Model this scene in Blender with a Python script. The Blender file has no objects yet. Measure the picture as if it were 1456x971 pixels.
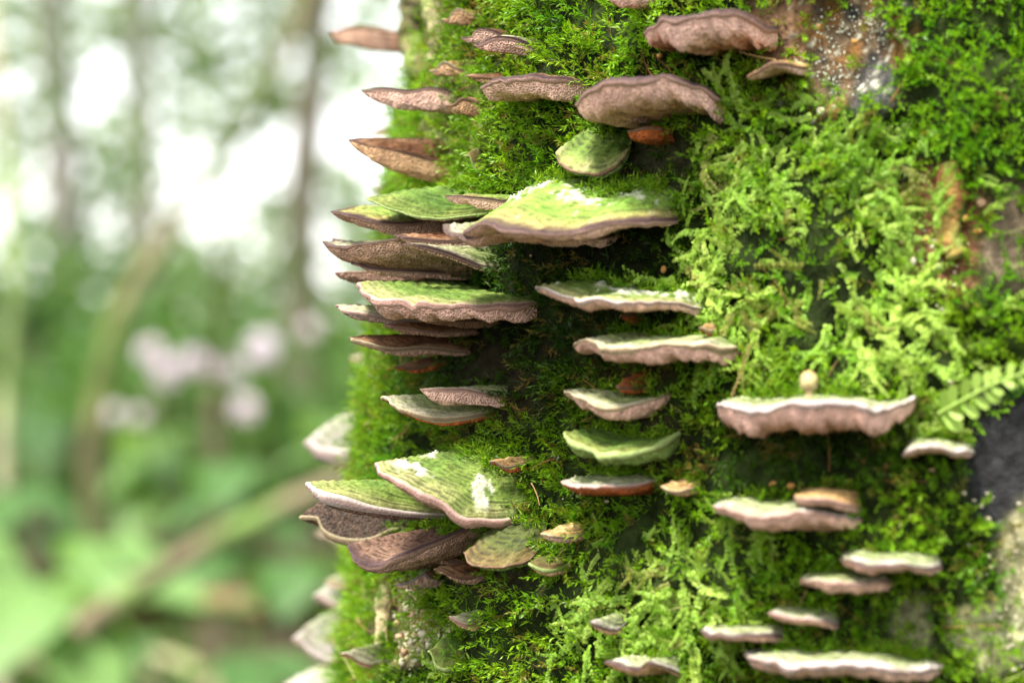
import bpy, math, random
import numpy as np
from mathutils import Vector
random.seed(7)
rng = np.random.default_rng(7)
S = bpy.context.scene
COL = S.collection
PI = math.pi

# ------------------------------------------------------------------ camera, sky, sun, exposure
CH = 0.75                      # height of the lens above the forest floor
K = 0.24 / 1456 / 0.5          # metres per photo pixel, per metre of distance
cam = bpy.data.cameras.new('camera'); camo = bpy.data.objects.new('camera', cam); COL.objects.link(camo)
camo.location = (0, 0, CH); camo.rotation_euler = (PI / 2, 0, 0)
cam.sensor_width = 36; cam.lens = 75; cam.clip_start = 0.02; cam.clip_end = 800
cam.dof.use_dof = True; cam.dof.focus_distance = 0.487; cam.dof.aperture_fstop = 8.0
S.camera = camo
W = bpy.data.worlds.new('World'); S.world = W; W.use_nodes = True
nt = W.node_tree; nt.nodes.clear()
sky = nt.nodes.new('ShaderNodeTexSky'); sky.sky_type = 'NISHITA'; sky.sun_disc = False
SUN_EL, SUN_AZ = math.radians(64), math.radians(216)      # azimuth clockwise from +Y
sky.sun_elevation = SUN_EL; sky.sun_rotation = SUN_AZ
sky.dust_density = 1.0; sky.air_density = 1.4; sky.ozone_density = 1.0
hs = nt.nodes.new('ShaderNodeHueSaturation'); hs.inputs['Saturation'].default_value = 0.12
bg = nt.nodes.new('ShaderNodeBackground'); bg.inputs['Strength'].default_value = 0.15
wo = nt.nodes.new('ShaderNodeOutputWorld')
nt.links.new(sky.outputs[0], hs.inputs['Color']); nt.links.new(hs.outputs[0], bg.inputs['Color']); nt.links.new(bg.outputs[0], wo.inputs[0])
sun = bpy.data.lights.new('sun', 'SUN'); sun.energy = 4.3; sun.angle = math.radians(13); sun.color = (1.0, 0.95, 0.86)
suno = bpy.data.objects.new('sun', sun); COL.objects.link(suno); suno.location = (-2, -2, 6)
sd = Vector((math.sin(SUN_AZ) * math.cos(SUN_EL), math.cos(SUN_AZ) * math.cos(SUN_EL), math.sin(SUN_EL)))
suno.rotation_euler = sd.to_track_quat('Z', 'Y').to_euler()
S.view_settings.view_transform = 'Standard'; S.view_settings.look = 'None'
S.view_settings.exposure = 1.87; S.view_settings.gamma = 1.0
S.render.engine = 'CYCLES'
S.cycles.max_bounces = 8; S.cycles.diffuse_bounces = 4; S.cycles.transmission_bounces = 6
S.cycles.use_denoising = True

# ------------------------------------------------------------------ helpers
def nrm(v): return v / np.maximum(np.linalg.norm(v, axis=-1, keepdims=True), 1e-12)
def hsh(ix, iy, iz, s):
    h = (ix * 374761393 + iy * 668265263 + iz * 2147483647 + s * 974634777) & 0xffffffff
    h = ((h ^ (h >> 13)) * 1274126177) & 0xffffffff
    h = ((h ^ (h >> 16)) * 2246822519) & 0xffffffff
    return ((h ^ (h >> 15)) & 0xffffff) / float(0xffffff)
def vn(x, y, z=0.0, s=0):
    x, y, z = np.broadcast_arrays(np.asarray(x, float), np.asarray(y, float), np.asarray(z, float))
    ix, iy, iz = np.floor(x).astype(np.int64), np.floor(y).astype(np.int64), np.floor(z).astype(np.int64)
    fx, fy, fz = x - ix, y - iy, z - iz
    fx, fy, fz = [f * f * (3 - 2 * f) for f in (fx, fy, fz)]
    r = 0
    for a in (0, 1):
        for b in (0, 1):
            for c in (0, 1):
                r = r + hsh(ix + a, iy + b, iz + c, s) * (fx if a else 1 - fx) * (fy if b else 1 - fy) * (fz if c else 1 - fz)
    return r * 2 - 1
def fbm(x, y, z=0.0, s=0, o=3):
    r, a = 0, 1.0
    for i in range(o):
        r = r + a * vn(np.asarray(x) * 2 ** i, np.asarray(y) * 2 ** i, np.asarray(z) * 2 ** i, s + i * 17); a *= .5
    return r / 1.6
def ss(a, b, x):
    t = np.clip((x - a) / (b - a), 0, 1); return t * t * (3 - 2 * t)
def mixc(a, b, t): return np.asarray(a)[..., :3] * (1 - t[..., None]) + np.asarray(b)[..., :3] * t[..., None]

def tag(o, label=None, cat=None, group=None, kind=None):
    for k, v in (('label', label), ('category', cat), ('group', group), ('kind', kind)):
        if v: o[k] = v
    return o
def empty(name, loc, label, cat, group=None):
    o = bpy.data.objects.new(name, None); COL.objects.link(o); o.location = loc; o.empty_display_size = .01
    return tag(o, label, cat, group)
def link(name, me, m, parent=None, loc=None):
    if m is not None and not me.materials: me.materials.append(m)
    o = bpy.data.objects.new(name, me); COL.objects.link(o)
    if parent is not None: o.parent = parent
    if loc is not None: o.location = loc
    return o
def raw_mesh(name, V, F, col=None, smooth=True):
    """V (n,3); F (m,k) all the same size; col (n,3) albedo per vertex"""
    me = bpy.data.meshes.new(name)
    V = np.ascontiguousarray(V, np.float32); F = np.ascontiguousarray(F, np.int32)
    me.vertices.add(len(V)); me.vertices.foreach_set('co', V.ravel())
    m, k = F.shape
    me.loops.add(m * k); me.loops.foreach_set('vertex_index', F.ravel())
    me.polygons.add(m); me.polygons.foreach_set('loop_start', np.arange(0, m * k, k, dtype=np.int32))
    me.polygons.foreach_set('use_smooth', np.full(m, smooth, bool))
    me.update(calc_edges=True)
    if col is not None:
        at = me.color_attributes.new('Col', 'FLOAT_COLOR', 'POINT')
        c = np.ones((len(V), 4), np.float32); c[:, :3] = np.clip(col, 0.002, 0.9); at.data.foreach_set('color', c.ravel())
    return me
def grid_faces(nu, nv, closed=False):
    i = np.arange(nu if closed else nu - 1)[:, None]; j = np.arange(nv - 1)[None, :]
    a = i * nv + j; b = ((i + 1) % nu) * nv + j
    return np.stack([a, b, b + 1, a + 1], -1).reshape(-1, 4)
def tube(P, R, seg=12, rough=0.0, seed=0):
    P = np.asarray(P, float); R = np.asarray(R, float); n = len(P)
    T = nrm(np.gradient(P, axis=0)); ref = np.tile([0.31, 0.9, 0.3] if abs(T[0, 2]) > .8 else [0, 0, 1.0], (n, 1))
    A = nrm(np.cross(T, ref)); B = np.cross(T, A); an = np.linspace(0, 2 * PI, seg, endpoint=False)
    rr = R[:, None] * (1 + rough * fbm(np.cos(an)[None] * 1.7, np.sin(an)[None] * 1.7, np.arange(n)[:, None] * .45, seed))
    V = P[:, None] + (A[:, None] * np.cos(an)[None, :, None] + B[:, None] * np.sin(an)[None, :, None]) * rr[..., None]
    V = V.reshape(-1, 3)
    i = np.arange(n - 1)[:, None]; j = np.arange(seg)[None]
    F = np.stack([i * seg + j, i * seg + (j + 1) % seg, (i + 1) * seg + (j + 1) % seg, (i + 1) * seg + j], -1).reshape(-1, 4)
    V = np.vstack([V, P[:1], P[-1:]]); c0, c1 = len(V) - 2, len(V) - 1
    jj = np.arange(seg)
    F = np.vstack([F, np.stack([(jj + 1) % seg, jj, np.full(seg, c0), np.full(seg, c0)], -1)[:, [0, 1, 2, 3]] if False else np.zeros((0, 4), int)])
    return V, F
def curve_pts(pts, n):
    pts = np.asarray(pts, float); m = len(pts); u = np.linspace(0, m - 1, n)
    out = []
    for x in u:
        i = min(int(x), m - 2); t = x - i
        p0, p1, p2, p3 = pts[max(i - 1, 0)], pts[i], pts[i + 1], pts[min(i + 2, m - 1)]
        out.append(.5 * ((2 * p1) + (-p0 + p2) * t + (2 * p0 - 5 * p1 + 4 * p2 - p3) * t * t + (-p0 + 3 * p1 - 3 * p2 + p3) * t ** 3))
    return np.array(out)

# materials: colour comes from the thing itself (attribute Col), broken up by fine grain
def mat(name, rough=.7, grain=(900, .25), bumps=((1500, .5, .0003),), transl=0.0, spec=.3, tint=None, vor=None, sheen=0):
    m = bpy.data.materials.new(name); m.use_nodes = True; t = m.node_tree; N, L = t.nodes, t.links
    b = N['Principled BSDF']; out = N['Material Output']; b.inputs['Roughness'].default_value = rough
    b.inputs['Specular IOR Level'].default_value = spec
    if sheen: b.inputs['Sheen Weight'].default_value = sheen
    co = N.new('ShaderNodeTexCoord')
    if tint is None:
        at = N.new('ShaderNodeAttribute'); at.attribute_name = 'Col'; csrc = at.outputs['Color']
    else:
        rgb = N.new('ShaderNodeRGB'); rgb.outputs[0].default_value = (*tint, 1); csrc = rgb.outputs[0]
    no = N.new('ShaderNodeTexNoise'); no.inputs['Scale'].default_value = grain[0]; no.inputs['Detail'].default_value = 3
    L.new(co.outputs['Object'], no.inputs['Vector'])
    mr = N.new('ShaderNodeMapRange'); mr.inputs[1].default_value = .3; mr.inputs[2].default_value = .7
    mr.inputs[3].default_value = 1 - grain[1]; mr.inputs[4].default_value = 1 + grain[1]; L.new(no.outputs[0], mr.inputs[0])
    mul = N.new('ShaderNodeVectorMath'); mul.operation = 'SCALE'; L.new(csrc, mul.inputs[0]); L.new(mr.outputs[0], mul.inputs['Scale'])
    cout = mul.outputs[0]; nin = None
    for sc, st, di in bumps:
        n2 = N.new('ShaderNodeTexNoise'); n2.inputs['Scale'].default_value = sc; n2.inputs['Detail'].default_value = 4
        L.new(co.outputs['Object'], n2.inputs['Vector'])
        bp = N.new('ShaderNodeBump'); bp.inputs['Strength'].default_value = st; bp.inputs['Distance'].default_value = di
        L.new(n2.outputs[0], bp.inputs['Height'])
        if nin is not None: L.new(nin, bp.inputs['Normal'])
        nin = bp.outputs[0]
    if vor:
        v = N.new('ShaderNodeTexVoronoi'); v.inputs['Scale'].default_value = vor[0]; v.distance = 'EUCLIDEAN'
        wv = N.new('ShaderNodeTexNoise'); wv.inputs['Scale'].default_value = vor[0] * .35; L.new(co.outputs['Object'], wv.inputs['Vector'])
        ad = N.new('ShaderNodeVectorMath'); ad.operation = 'MULTIPLY_ADD'; ad.inputs[1].default_value = (1.2 / vor[0],) * 3
        L.new(wv.outputs['Color'], ad.inputs[0]); L.new(co.outputs['Object'], ad.inputs[2]); L.new(ad.outputs[0], v.inputs['Vector'])
        r2 = N.new('ShaderNodeMapRange'); r2.inputs[1].default_value = .12; r2.inputs[2].default_value = .5
        r2.inputs[3].default_value = vor[2]; r2.inputs[4].default_value = 1.12; L.new(v.outputs['Distance'], r2.inputs[0])
        m2 = N.new('ShaderNodeVectorMath'); m2.operation = 'SCALE'; L.new(cout, m2.inputs[0]); L.new(r2.outputs[0], m2.inputs['Scale']); cout = m2.outputs[0]
        bp = N.new('ShaderNodeBump'); bp.inputs['Strength'].default_value = 1; bp.inputs['Distance'].default_value = vor[1]
        L.new(v.outputs['Distance'], bp.inputs['Height'])
        if nin is not None: L.new(nin, bp.inputs['Normal'])
        nin = bp.outputs[0]
    L.new(cout, b.inputs['Base Color'])
    if nin is not None: L.new(nin, b.inputs['Normal'])
    if transl > 0:
        tr = N.new('ShaderNodeBsdfTranslucent'); mx = N.new('ShaderNodeMixShader'); mx.inputs[0].default_value = transl
        sc = N.new('ShaderNodeVectorMath'); sc.operation = 'MULTIPLY'; sc.inputs[1].default_value = (1.25, 1.25, .7)
        L.new(cout, sc.inputs[0]); L.new(sc.outputs[0], tr.inputs['Color'])
        L.new(b.outputs[0], mx.inputs[1]); L.new(tr.outputs[0], mx.inputs[2]); L.new(mx.outputs[0], out.inputs['Surface'])
    return m
M_TRUNK = mat('bark', .9, (500, .45), ((250, .6, .002), (1100, .7, .0008)), spec=.06)
M_MOSS = mat('moss_leaf', .42, (300, .12), (), .4, .22)
M_FROND = mat('liverwort', .5, (300, .1), (), .4, .2)
M_CAP = mat('fungus_cap', .75, (1400, .28), ((700, .5, .0007), (2600, .5, .0002)), .0, .2)
M_PORE = mat('fungus_pores', .8, (500, .15), ((3000, .4, .0002),), .0, .2, vor=(2100, .0006, .42))
M_TOOTH = mat('toothed_face', .5, (900, .3), ((1600, 1, .0012),), .0, .35, vor=(2500, .0010, .35))
M_MARG = mat('fungus_margin', .7, (1800, .2), ((2200, .6, .0003),), .0, .25)
M_CRUST = mat('lichen_crust', .9, (1500, .18), ((2200, .8, .0004),), .0, .1)
M_BARK2 = mat('background_bark', .9, (18, .4), ((25, .6, .01),), spec=.1)
M_LEAF = mat('broad_leaf', .5, (14, .22), ((40, .3, .003),), .42, .3)
M_TWIGLEAF = mat('tree_foliage', .55, (3, .25), (), .45, .2)
M_GROUND = mat('leaf_litter', .95, (6, .5), ((12, .8, .05),), spec=.1)
M_FLOWER = mat('flower_petals', .6, (60, .1), ((90, .3, .002),), .3, .2)

# ------------------------------------------------------------------ the mossy trunk: an upright column flaring towards the ground
CX, CY = 0.128, 0.604
def RZ(z):
    d = np.asarray(z, float) - CH
    return .1640 - .1 * np.clip(d, -.13, .13) * 1.0 - .06 * np.clip(d + .13, -1, 0) - .012 * np.clip(d - .13, 0, 5)
def dirn(t): return np.stack([-np.sin(t), -np.cos(t), np.zeros_like(t)], -1)
def lump(t, z):
    u = t * .17
    return .0016 * fbm(u * 38, z * 30, 0, 3) + .0016 * fbm(u * 95, z * 80, 3, 5, 2) + .0007 * fbm(u * 300, z * 260, 1, 9, 2)
def surf(t, z, off=0.0):
    t = np.asarray(t, float); z = np.broadcast_to(np.asarray(z, float), t.shape)
    r = RZ(z) + lump(t, z) + off - .0038 * ss(1.0, 1.45, np.abs(t))
    return np.stack([CX - np.sin(t) * r, CY - np.cos(t) * r, z], -1)
def MH(t, z): return .0006 + .0055 * ss(-.55, .6, fbm(t * 10, z * 60, 0, 77)) + .0012 * fbm(t * 30, z * 170, 0, 78, 2)
def proj(P):
    P = np.asarray(P, float); return 728 + P[..., 0] / (K * P[..., 1]), 485.5 - (P[..., 2] - CH) / (K * P[..., 1])
def unproj(px, py, y): return np.array([(px - 728) * K * y, y, CH + (485.5 - py) * K * y])
def pix(px, py):
    """point of the trunk seen at a photo pixel -> (t, z)"""
    y = .5
    for _ in range(12):
        z = CH + (485.5 - py) * K * y; r = float(RZ(z)) + .002
        dx = (px - 728) * K; a = dx * dx + 1; b = -2 * (dx * CX + CY); c = CX * CX + CY * CY - r * r
        disc = b * b - 4 * a * c
        y = (-b - math.sqrt(max(disc, 0))) / (2 * a)
    x = dx * y
    return math.atan2(-(x - CX), -(y - CY)), CH + (485.5 - py) * K * y

def ell(px, py, cx, cy, rx, ry, rot=0, soft=.35):
    c, s = math.cos(math.radians(rot)), math.sin(math.radians(rot))
    dx, dy = px - cx, py - cy
    d = np.sqrt(((dx * c + dy * s) / rx) ** 2 + ((-dx * s + dy * c) / ry) ** 2)
    d = d + .28 * fbm(px / 38, py / 38, 0, int(cx) % 97)
    return 1 - ss(1 - soft, 1 + soft, d)
# bare or thinly covered places (the density that is left, bark colour there with some shade painted in)
BARE_AND_SHADE = [(1208, 68, 58, 78, 15, .1, (.11, .075, .045)), (1335, 330, 62, 85, 0, .3, (.17, .08, .04)),
        (1432, 640, 62, 95, 8, .05, (.018, .018, .019)), (1400, 540, 45, 28, 0, .3, (.02, .018, .016)), (1466, 800, 44, 85, 0, .3, (.26, .24, .13)),
        (1410, 905, 60, 50, 0, .7, (.2, .2, .1)), (1297, 885, 30, 38, 0, .7, (.12, .12, .06)),
        (590, 880, 38, 55, 0, .35, (.24, .19, .09)), (640, 905, 22, 38, 0, .45, (.26, .24, .12)),
        (760, 370, 190, 55, 0, .7, (.007, .009, .003)), (700, 480, 110, 70, 0, .55, (.008, .009, .004)),  # dark bark in the hollow under the centre shelves, its shade painted in
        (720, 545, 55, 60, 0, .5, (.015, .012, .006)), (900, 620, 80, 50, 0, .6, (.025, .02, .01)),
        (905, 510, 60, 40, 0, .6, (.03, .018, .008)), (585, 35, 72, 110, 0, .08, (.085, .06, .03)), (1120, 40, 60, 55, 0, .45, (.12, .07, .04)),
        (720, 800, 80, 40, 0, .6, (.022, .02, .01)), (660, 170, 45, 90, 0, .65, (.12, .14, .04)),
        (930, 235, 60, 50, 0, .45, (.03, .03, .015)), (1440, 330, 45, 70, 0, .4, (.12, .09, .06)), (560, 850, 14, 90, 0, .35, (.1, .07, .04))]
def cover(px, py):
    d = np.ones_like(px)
    for cx, cy, rx, ry, rot, dens, c in BARE_AND_SHADE: d = d * (1 - (1 - dens) * ell(px, py, cx, cy, rx, ry, rot))
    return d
def bark_col(px, py, P):
    n1 = fbm(P[..., 0] * 120, P[..., 1] * 120, P[..., 2] * 120, 21)
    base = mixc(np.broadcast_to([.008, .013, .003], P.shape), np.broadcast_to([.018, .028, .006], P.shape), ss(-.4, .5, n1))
    for cx, cy, rx, ry, rot, dens, c in BARE_AND_SHADE:
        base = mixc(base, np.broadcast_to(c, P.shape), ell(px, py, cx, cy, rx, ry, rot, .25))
    # rust stains and dark streaks in the bare patch high on the right
    r = ell(px, py, 1205, 72, 85, 100, 15); n2 = fbm(P[..., 0] * 260, P[..., 1] * 260, P[..., 2] * 200, 31)
    base = mixc(base, np.broadcast_to([.15, .07, .018], P.shape), r * ss(.0, .5, n2) * .8)
    base = mixc(base, np.broadcast_to([.03, .03, .03], P.shape), r * ss(.05, .45, -n2))
    base = mixc(base, np.broadcast_to([.05, .05, .048], P.shape), ell(px, py, 1245, 125, 35, 45) * .9)
    w = ss(.35, .6, fbm(P[..., 0] * 700, P[..., 1] * 700, P[..., 2] * 700, 41, 2)) * (r + ell(px, py, 590, 880, 70, 75) * .8 + ell(px, py, 1450, 850, 60, 110) * .5)
    return mixc(base, np.broadcast_to([.42, .42, .32], P.shape), np.clip(w, 0, 1))

tree_loc = Vector((CX, CY, 0))
mossy = empty('mossy_tree', tree_loc, 'thick mossy tree trunk on the right half of the photo, carrying all the bracket fungi', 'tree')
tt = np.concatenate([np.linspace(-PI, -.5, 50, endpoint=False), np.linspace(-.5, 1.95, 430, endpoint=False), np.linspace(1.95, PI, 26, endpoint=False)])
zz = np.concatenate([np.linspace(-.05, CH - .2, 60, endpoint=False), np.linspace(CH - .2, CH + .2, 400, endpoint=False), np.linspace(CH + .2, 5.2, 90)])
T2, Z2 = np.meshgrid(tt, zz, indexing='ij')
P = surf(T2, Z2); px, py = proj(P)
front = (T2 > -.6) & (T2 < 1.9) & (abs(Z2 - CH) < .25)
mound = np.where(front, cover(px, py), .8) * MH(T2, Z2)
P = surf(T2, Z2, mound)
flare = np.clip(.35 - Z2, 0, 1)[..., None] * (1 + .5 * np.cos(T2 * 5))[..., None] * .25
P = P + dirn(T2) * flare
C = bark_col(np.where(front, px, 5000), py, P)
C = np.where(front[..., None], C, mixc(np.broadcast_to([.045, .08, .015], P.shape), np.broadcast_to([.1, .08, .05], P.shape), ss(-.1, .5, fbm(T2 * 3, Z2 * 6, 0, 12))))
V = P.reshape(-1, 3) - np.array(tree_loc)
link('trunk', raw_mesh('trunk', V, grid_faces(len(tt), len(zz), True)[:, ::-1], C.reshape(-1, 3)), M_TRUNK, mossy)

# bark ridges on the far left shoulder of the trunk
def ridge(px0, pts, w, colr, seed, h=.005):
    pp = []
    for x, y in pts:
        t, z = pix(x, y); pp.append(surf(np.array(t), z, h * .6))
    pp = curve_pts(pp, 26); R = np.full(26, w) * (1 + .25 * fbm(np.arange(26) * .4, seed)); R[0] = R[-1] = w * .3
    V, F = tube(pp, R * 1.35, 14, .45, seed)
    n = fbm(V[:, 0] * 300, V[:, 1] * 300, V[:, 2] * 90, seed)
    c = mixc(np.broadcast_to(colr, V.shape), np.broadcast_to([.1, .16, .03], V.shape), ss(-.1, .5, n))
    link('bark_ridge', raw_mesh('bark_ridge', V - np.array(tree_loc), F, c), M_TRUNK, mossy)
ridge(0, [(575, -30), (577, 20), (575, 60), (583, 105)], .0026, (.11, .10, .045), 3)
ridge(0, [(600, -30), (606, 15), (612, 50), (606, 85)], .0022, (.2, .18, .09), 4)
ridge(0, [(560, -40), (556, 0), (560, 40), (563, 70)], .003, (.09, .08, .04), 5)
ridge(0, [(560, 800), (551, 850), (548, 900), (552, 990)], .0016, (.34, .27, .15), 6)
ridge(0, [(545, 500), (541, 560), (537, 610)], .0014, (.18, .15, .07), 8)
ridge(0, [(1350, 230), (1356, 280), (1345, 320), (1362, 370)], .0022, (.24, .1, .04), 9)

# ------------------------------------------------------------------ moss
def leaflets(P0, D, Wd, L, Wt, col, name, m, droop=.15, nd=None):
    """thin pointed leaves, kite-shaped with a fold; arrays (n,3),(n,)"""
    n = len(P0); L = L[:, None]; Wt = Wt[:, None]
    N = np.cross(D, Wd)
    mid = P0 + D * L * .42
    a = mid + Wd * Wt * .5 + N * Wt * .18; b = mid - Wd * Wt * .5 + N * Wt * .18
    tip = P0 + D * L - N * L * droop
    V = np.stack([P0, a, tip, b], 1).reshape(-1, 3)
    F = np.arange(n * 4).reshape(-1, 4)
    F3 = np.concatenate([F[:, [0, 1, 2]], F[:, [0, 2, 3]]])
    c = np.repeat(col, 4, 0)
    return raw_mesh(name, V, F3, c, False)
def scatter(n, tr, zr):
    t = rng.uniform(tr[0], tr[1], n); z = rng.uniform(zr[0], zr[1], n); return t, z
def frame_of(t):
    n = dirn(t); tan = np.stack([np.cos(t), -np.sin(t), np.zeros_like(t)], -1); up = np.broadcast_to([0, 0, 1.0], n.shape)
    return n, tan, up
def FR(px, py):   # where the pale liverwort grows
    return np.clip(ell(px, py, 1165, 350, 190, 185, 25) * .9 + ell(px, py, 1270, 490, 120, 90) * .6 + ell(px, py, 930, 850, 130, 85) + ell(px, py, 1060, 760, 60, 50) * .5 + ell(px, py, 720, 960, 90, 40) * .3, 0, 1)
def CO(px, py):   # where the coarse moss grows
    return np.clip(ell(px, py, 1400, 120, 150, 200, -15) + ell(px, py, 1430, 420, 60, 60), 0, 1)
def sprigs(name, n, K_, Ls, leafL, leafW, keep, colf, upb, outb, label, m=M_MOSS, tr=(-.45, 1.85), zr=(CH - .19, CH + .19), flat=False, off=.0015, grav=0.0, psi=(.5, 1.1)):
    t, z = scatter(n, tr, zr); P = surf(t, z); px, py = proj(P)
    vis = (t < 1.55)
    px = np.where(vis, px, 540.)
    k = rng.random(n) < keep(px, py, t, z); t, z, px, py = t[k], z[k], px[k], py[k]; n = len(t)
    cov = cover(px, py); mnd = cov * MH(t, z)
    P = surf(t, z, mnd - off * .4); nn, ta, up = frame_of(t)
    # neighbours lean alike, so the carpet reads as tufts
    g1 = vn(t * 42, z * 250, 0, 51)[:, None]; g2 = vn(t * 42, z * 250, 0, 52)[:, None]
    d0 = nrm(nn * outb + up * (upb + .5 * g2 + rng.normal(0, .45, (n, 1))) + ta * (.75 * g1 + rng.normal(0, .5, (n, 1))))
    L = rng.uniform(*Ls, n) * (.75 + .5 * (fbm(t * 25, z * 150, 0, 53) * .5 + .5))
    side = nrm(np.cross(d0, nn + rng.normal(0, .35, (n, 3)))); nor = np.cross(side, d0)
    bend = nrm(rng.normal(0, 1, (n, 3)) + nn * .3 + up * grav * 3) * (L * .28)[:, None]
    col = colf(px, py, t, z, n)
    ks = np.arange(K_)
    s = (ks + .6) / K_
    PP = P[:, None] + d0[:, None] * (L[:, None] * s)[..., None] + bend[:, None] * (s ** 2)[None, :, None]
    ang = np.where(ks % 2 == 0, 0, PI)[None] + rng.normal(0, .35, (n, K_)) + (0 if flat else (ks // 2 * 1.9)[None])
    rad = side[:, None] * np.cos(ang)[..., None] + nor[:, None] * np.sin(ang)[..., None]
    ps = rng.uniform(*psi, (n, K_)) * (1 - .35 * s)
    Dd = nrm(d0[:, None] * np.cos(ps)[..., None] + rad * np.sin(ps)[..., None])
    Wd = nrm(np.cross(Dd, nrm(nor[:, None] + rng.normal(0, .3, (n, K_, 3)))))
    ll = rng.uniform(*leafL, (n, K_)) * (1.05 - .45 * s); lw = rng.uniform(*leafW, (n, K_))
    cc = np.repeat(col[:, None], K_, 1) * rng.uniform(.78, 1.22, (n, K_, 1)) * (.85 + .3 * s)[None, :, None]
    o = link(name, leaflets(PP.reshape(-1, 3), Dd.reshape(-1, 3), Wd.reshape(-1, 3), ll.ravel(), lw.ravel(), cc.reshape(-1, 3), name, m), m)
    return tag(o, label, 'moss', kind='stuff')

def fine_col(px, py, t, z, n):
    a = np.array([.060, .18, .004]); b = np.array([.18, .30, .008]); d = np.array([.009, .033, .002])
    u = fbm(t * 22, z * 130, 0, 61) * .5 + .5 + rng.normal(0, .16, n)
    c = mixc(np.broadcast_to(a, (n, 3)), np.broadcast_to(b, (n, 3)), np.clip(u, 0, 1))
    dk_shade = np.clip(ell(px, py, 790, 400, 230, 110) + ell(px, py, 1160, 660, 160, 60) + ell(px, py, 730, 500, 130, 90) + ell(px, py, 930, 210, 60, 60), 0, 1)
    c = mixc(c, np.broadcast_to(d, (n, 3)), dk_shade * .88)     # darker moss, with the shade under the shelves painted into its colour
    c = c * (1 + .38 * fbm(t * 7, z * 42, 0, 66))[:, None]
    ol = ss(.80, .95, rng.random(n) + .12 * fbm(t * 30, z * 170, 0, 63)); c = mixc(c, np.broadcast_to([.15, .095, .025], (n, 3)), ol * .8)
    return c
def keep_fine(px, py, t, z):
    return np.clip(cover(px, py), .03, 1) * (1 - .72 * FR(px, py)) * (1 - .8 * CO(px, py))
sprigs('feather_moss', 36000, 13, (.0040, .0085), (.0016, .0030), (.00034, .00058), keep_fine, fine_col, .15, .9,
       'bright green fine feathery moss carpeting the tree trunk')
def coarse_col(px, py, t, z, n):
    u = fbm(t * 20, z * 110, 0, 62) * .5 + .5 + rng.normal(0, .18, n)
    return mixc(np.broadcast_to([.065, .20, .004], (n, 3)), np.broadcast_to([.18, .34, .010], (n, 3)), np.clip(u, 0, 1))
sprigs('coarse_moss', 36000, 10, (.0042, .0080), (.0014, .0023), (.0004, .0007), lambda px, py, t, z: CO(px, py) * np.clip(cover(px, py), .02, 1), coarse_col, .1, .8,
       'coarse deep green moss in pointed tufts at the upper right of the trunk', grav=-.2, psi=(.3, .75))
# moss on the rest of the trunk, further up, down and round the back, thinner
def keep_rest(px, py, t, z):
    f = (t > -.45) & (t < 1.85) & (abs(z - CH) < .19); return np.where(f, 0, .85)
sprigs('trunk_moss', 16000, 7, (.006, .012), (.004, .007), (.0012, .002), keep_rest,
       lambda px, py, t, z, n: mixc(np.broadcast_to([.08, .2, .012], (n, 3)), np.broadcast_to([.2, .36, .03], (n, 3)), rng.random(n)), .1, .9,
       'green moss wrapping the rest of the trunk above, below and behind', tr=(-PI, PI), zr=(.35, 1.3))

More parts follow.
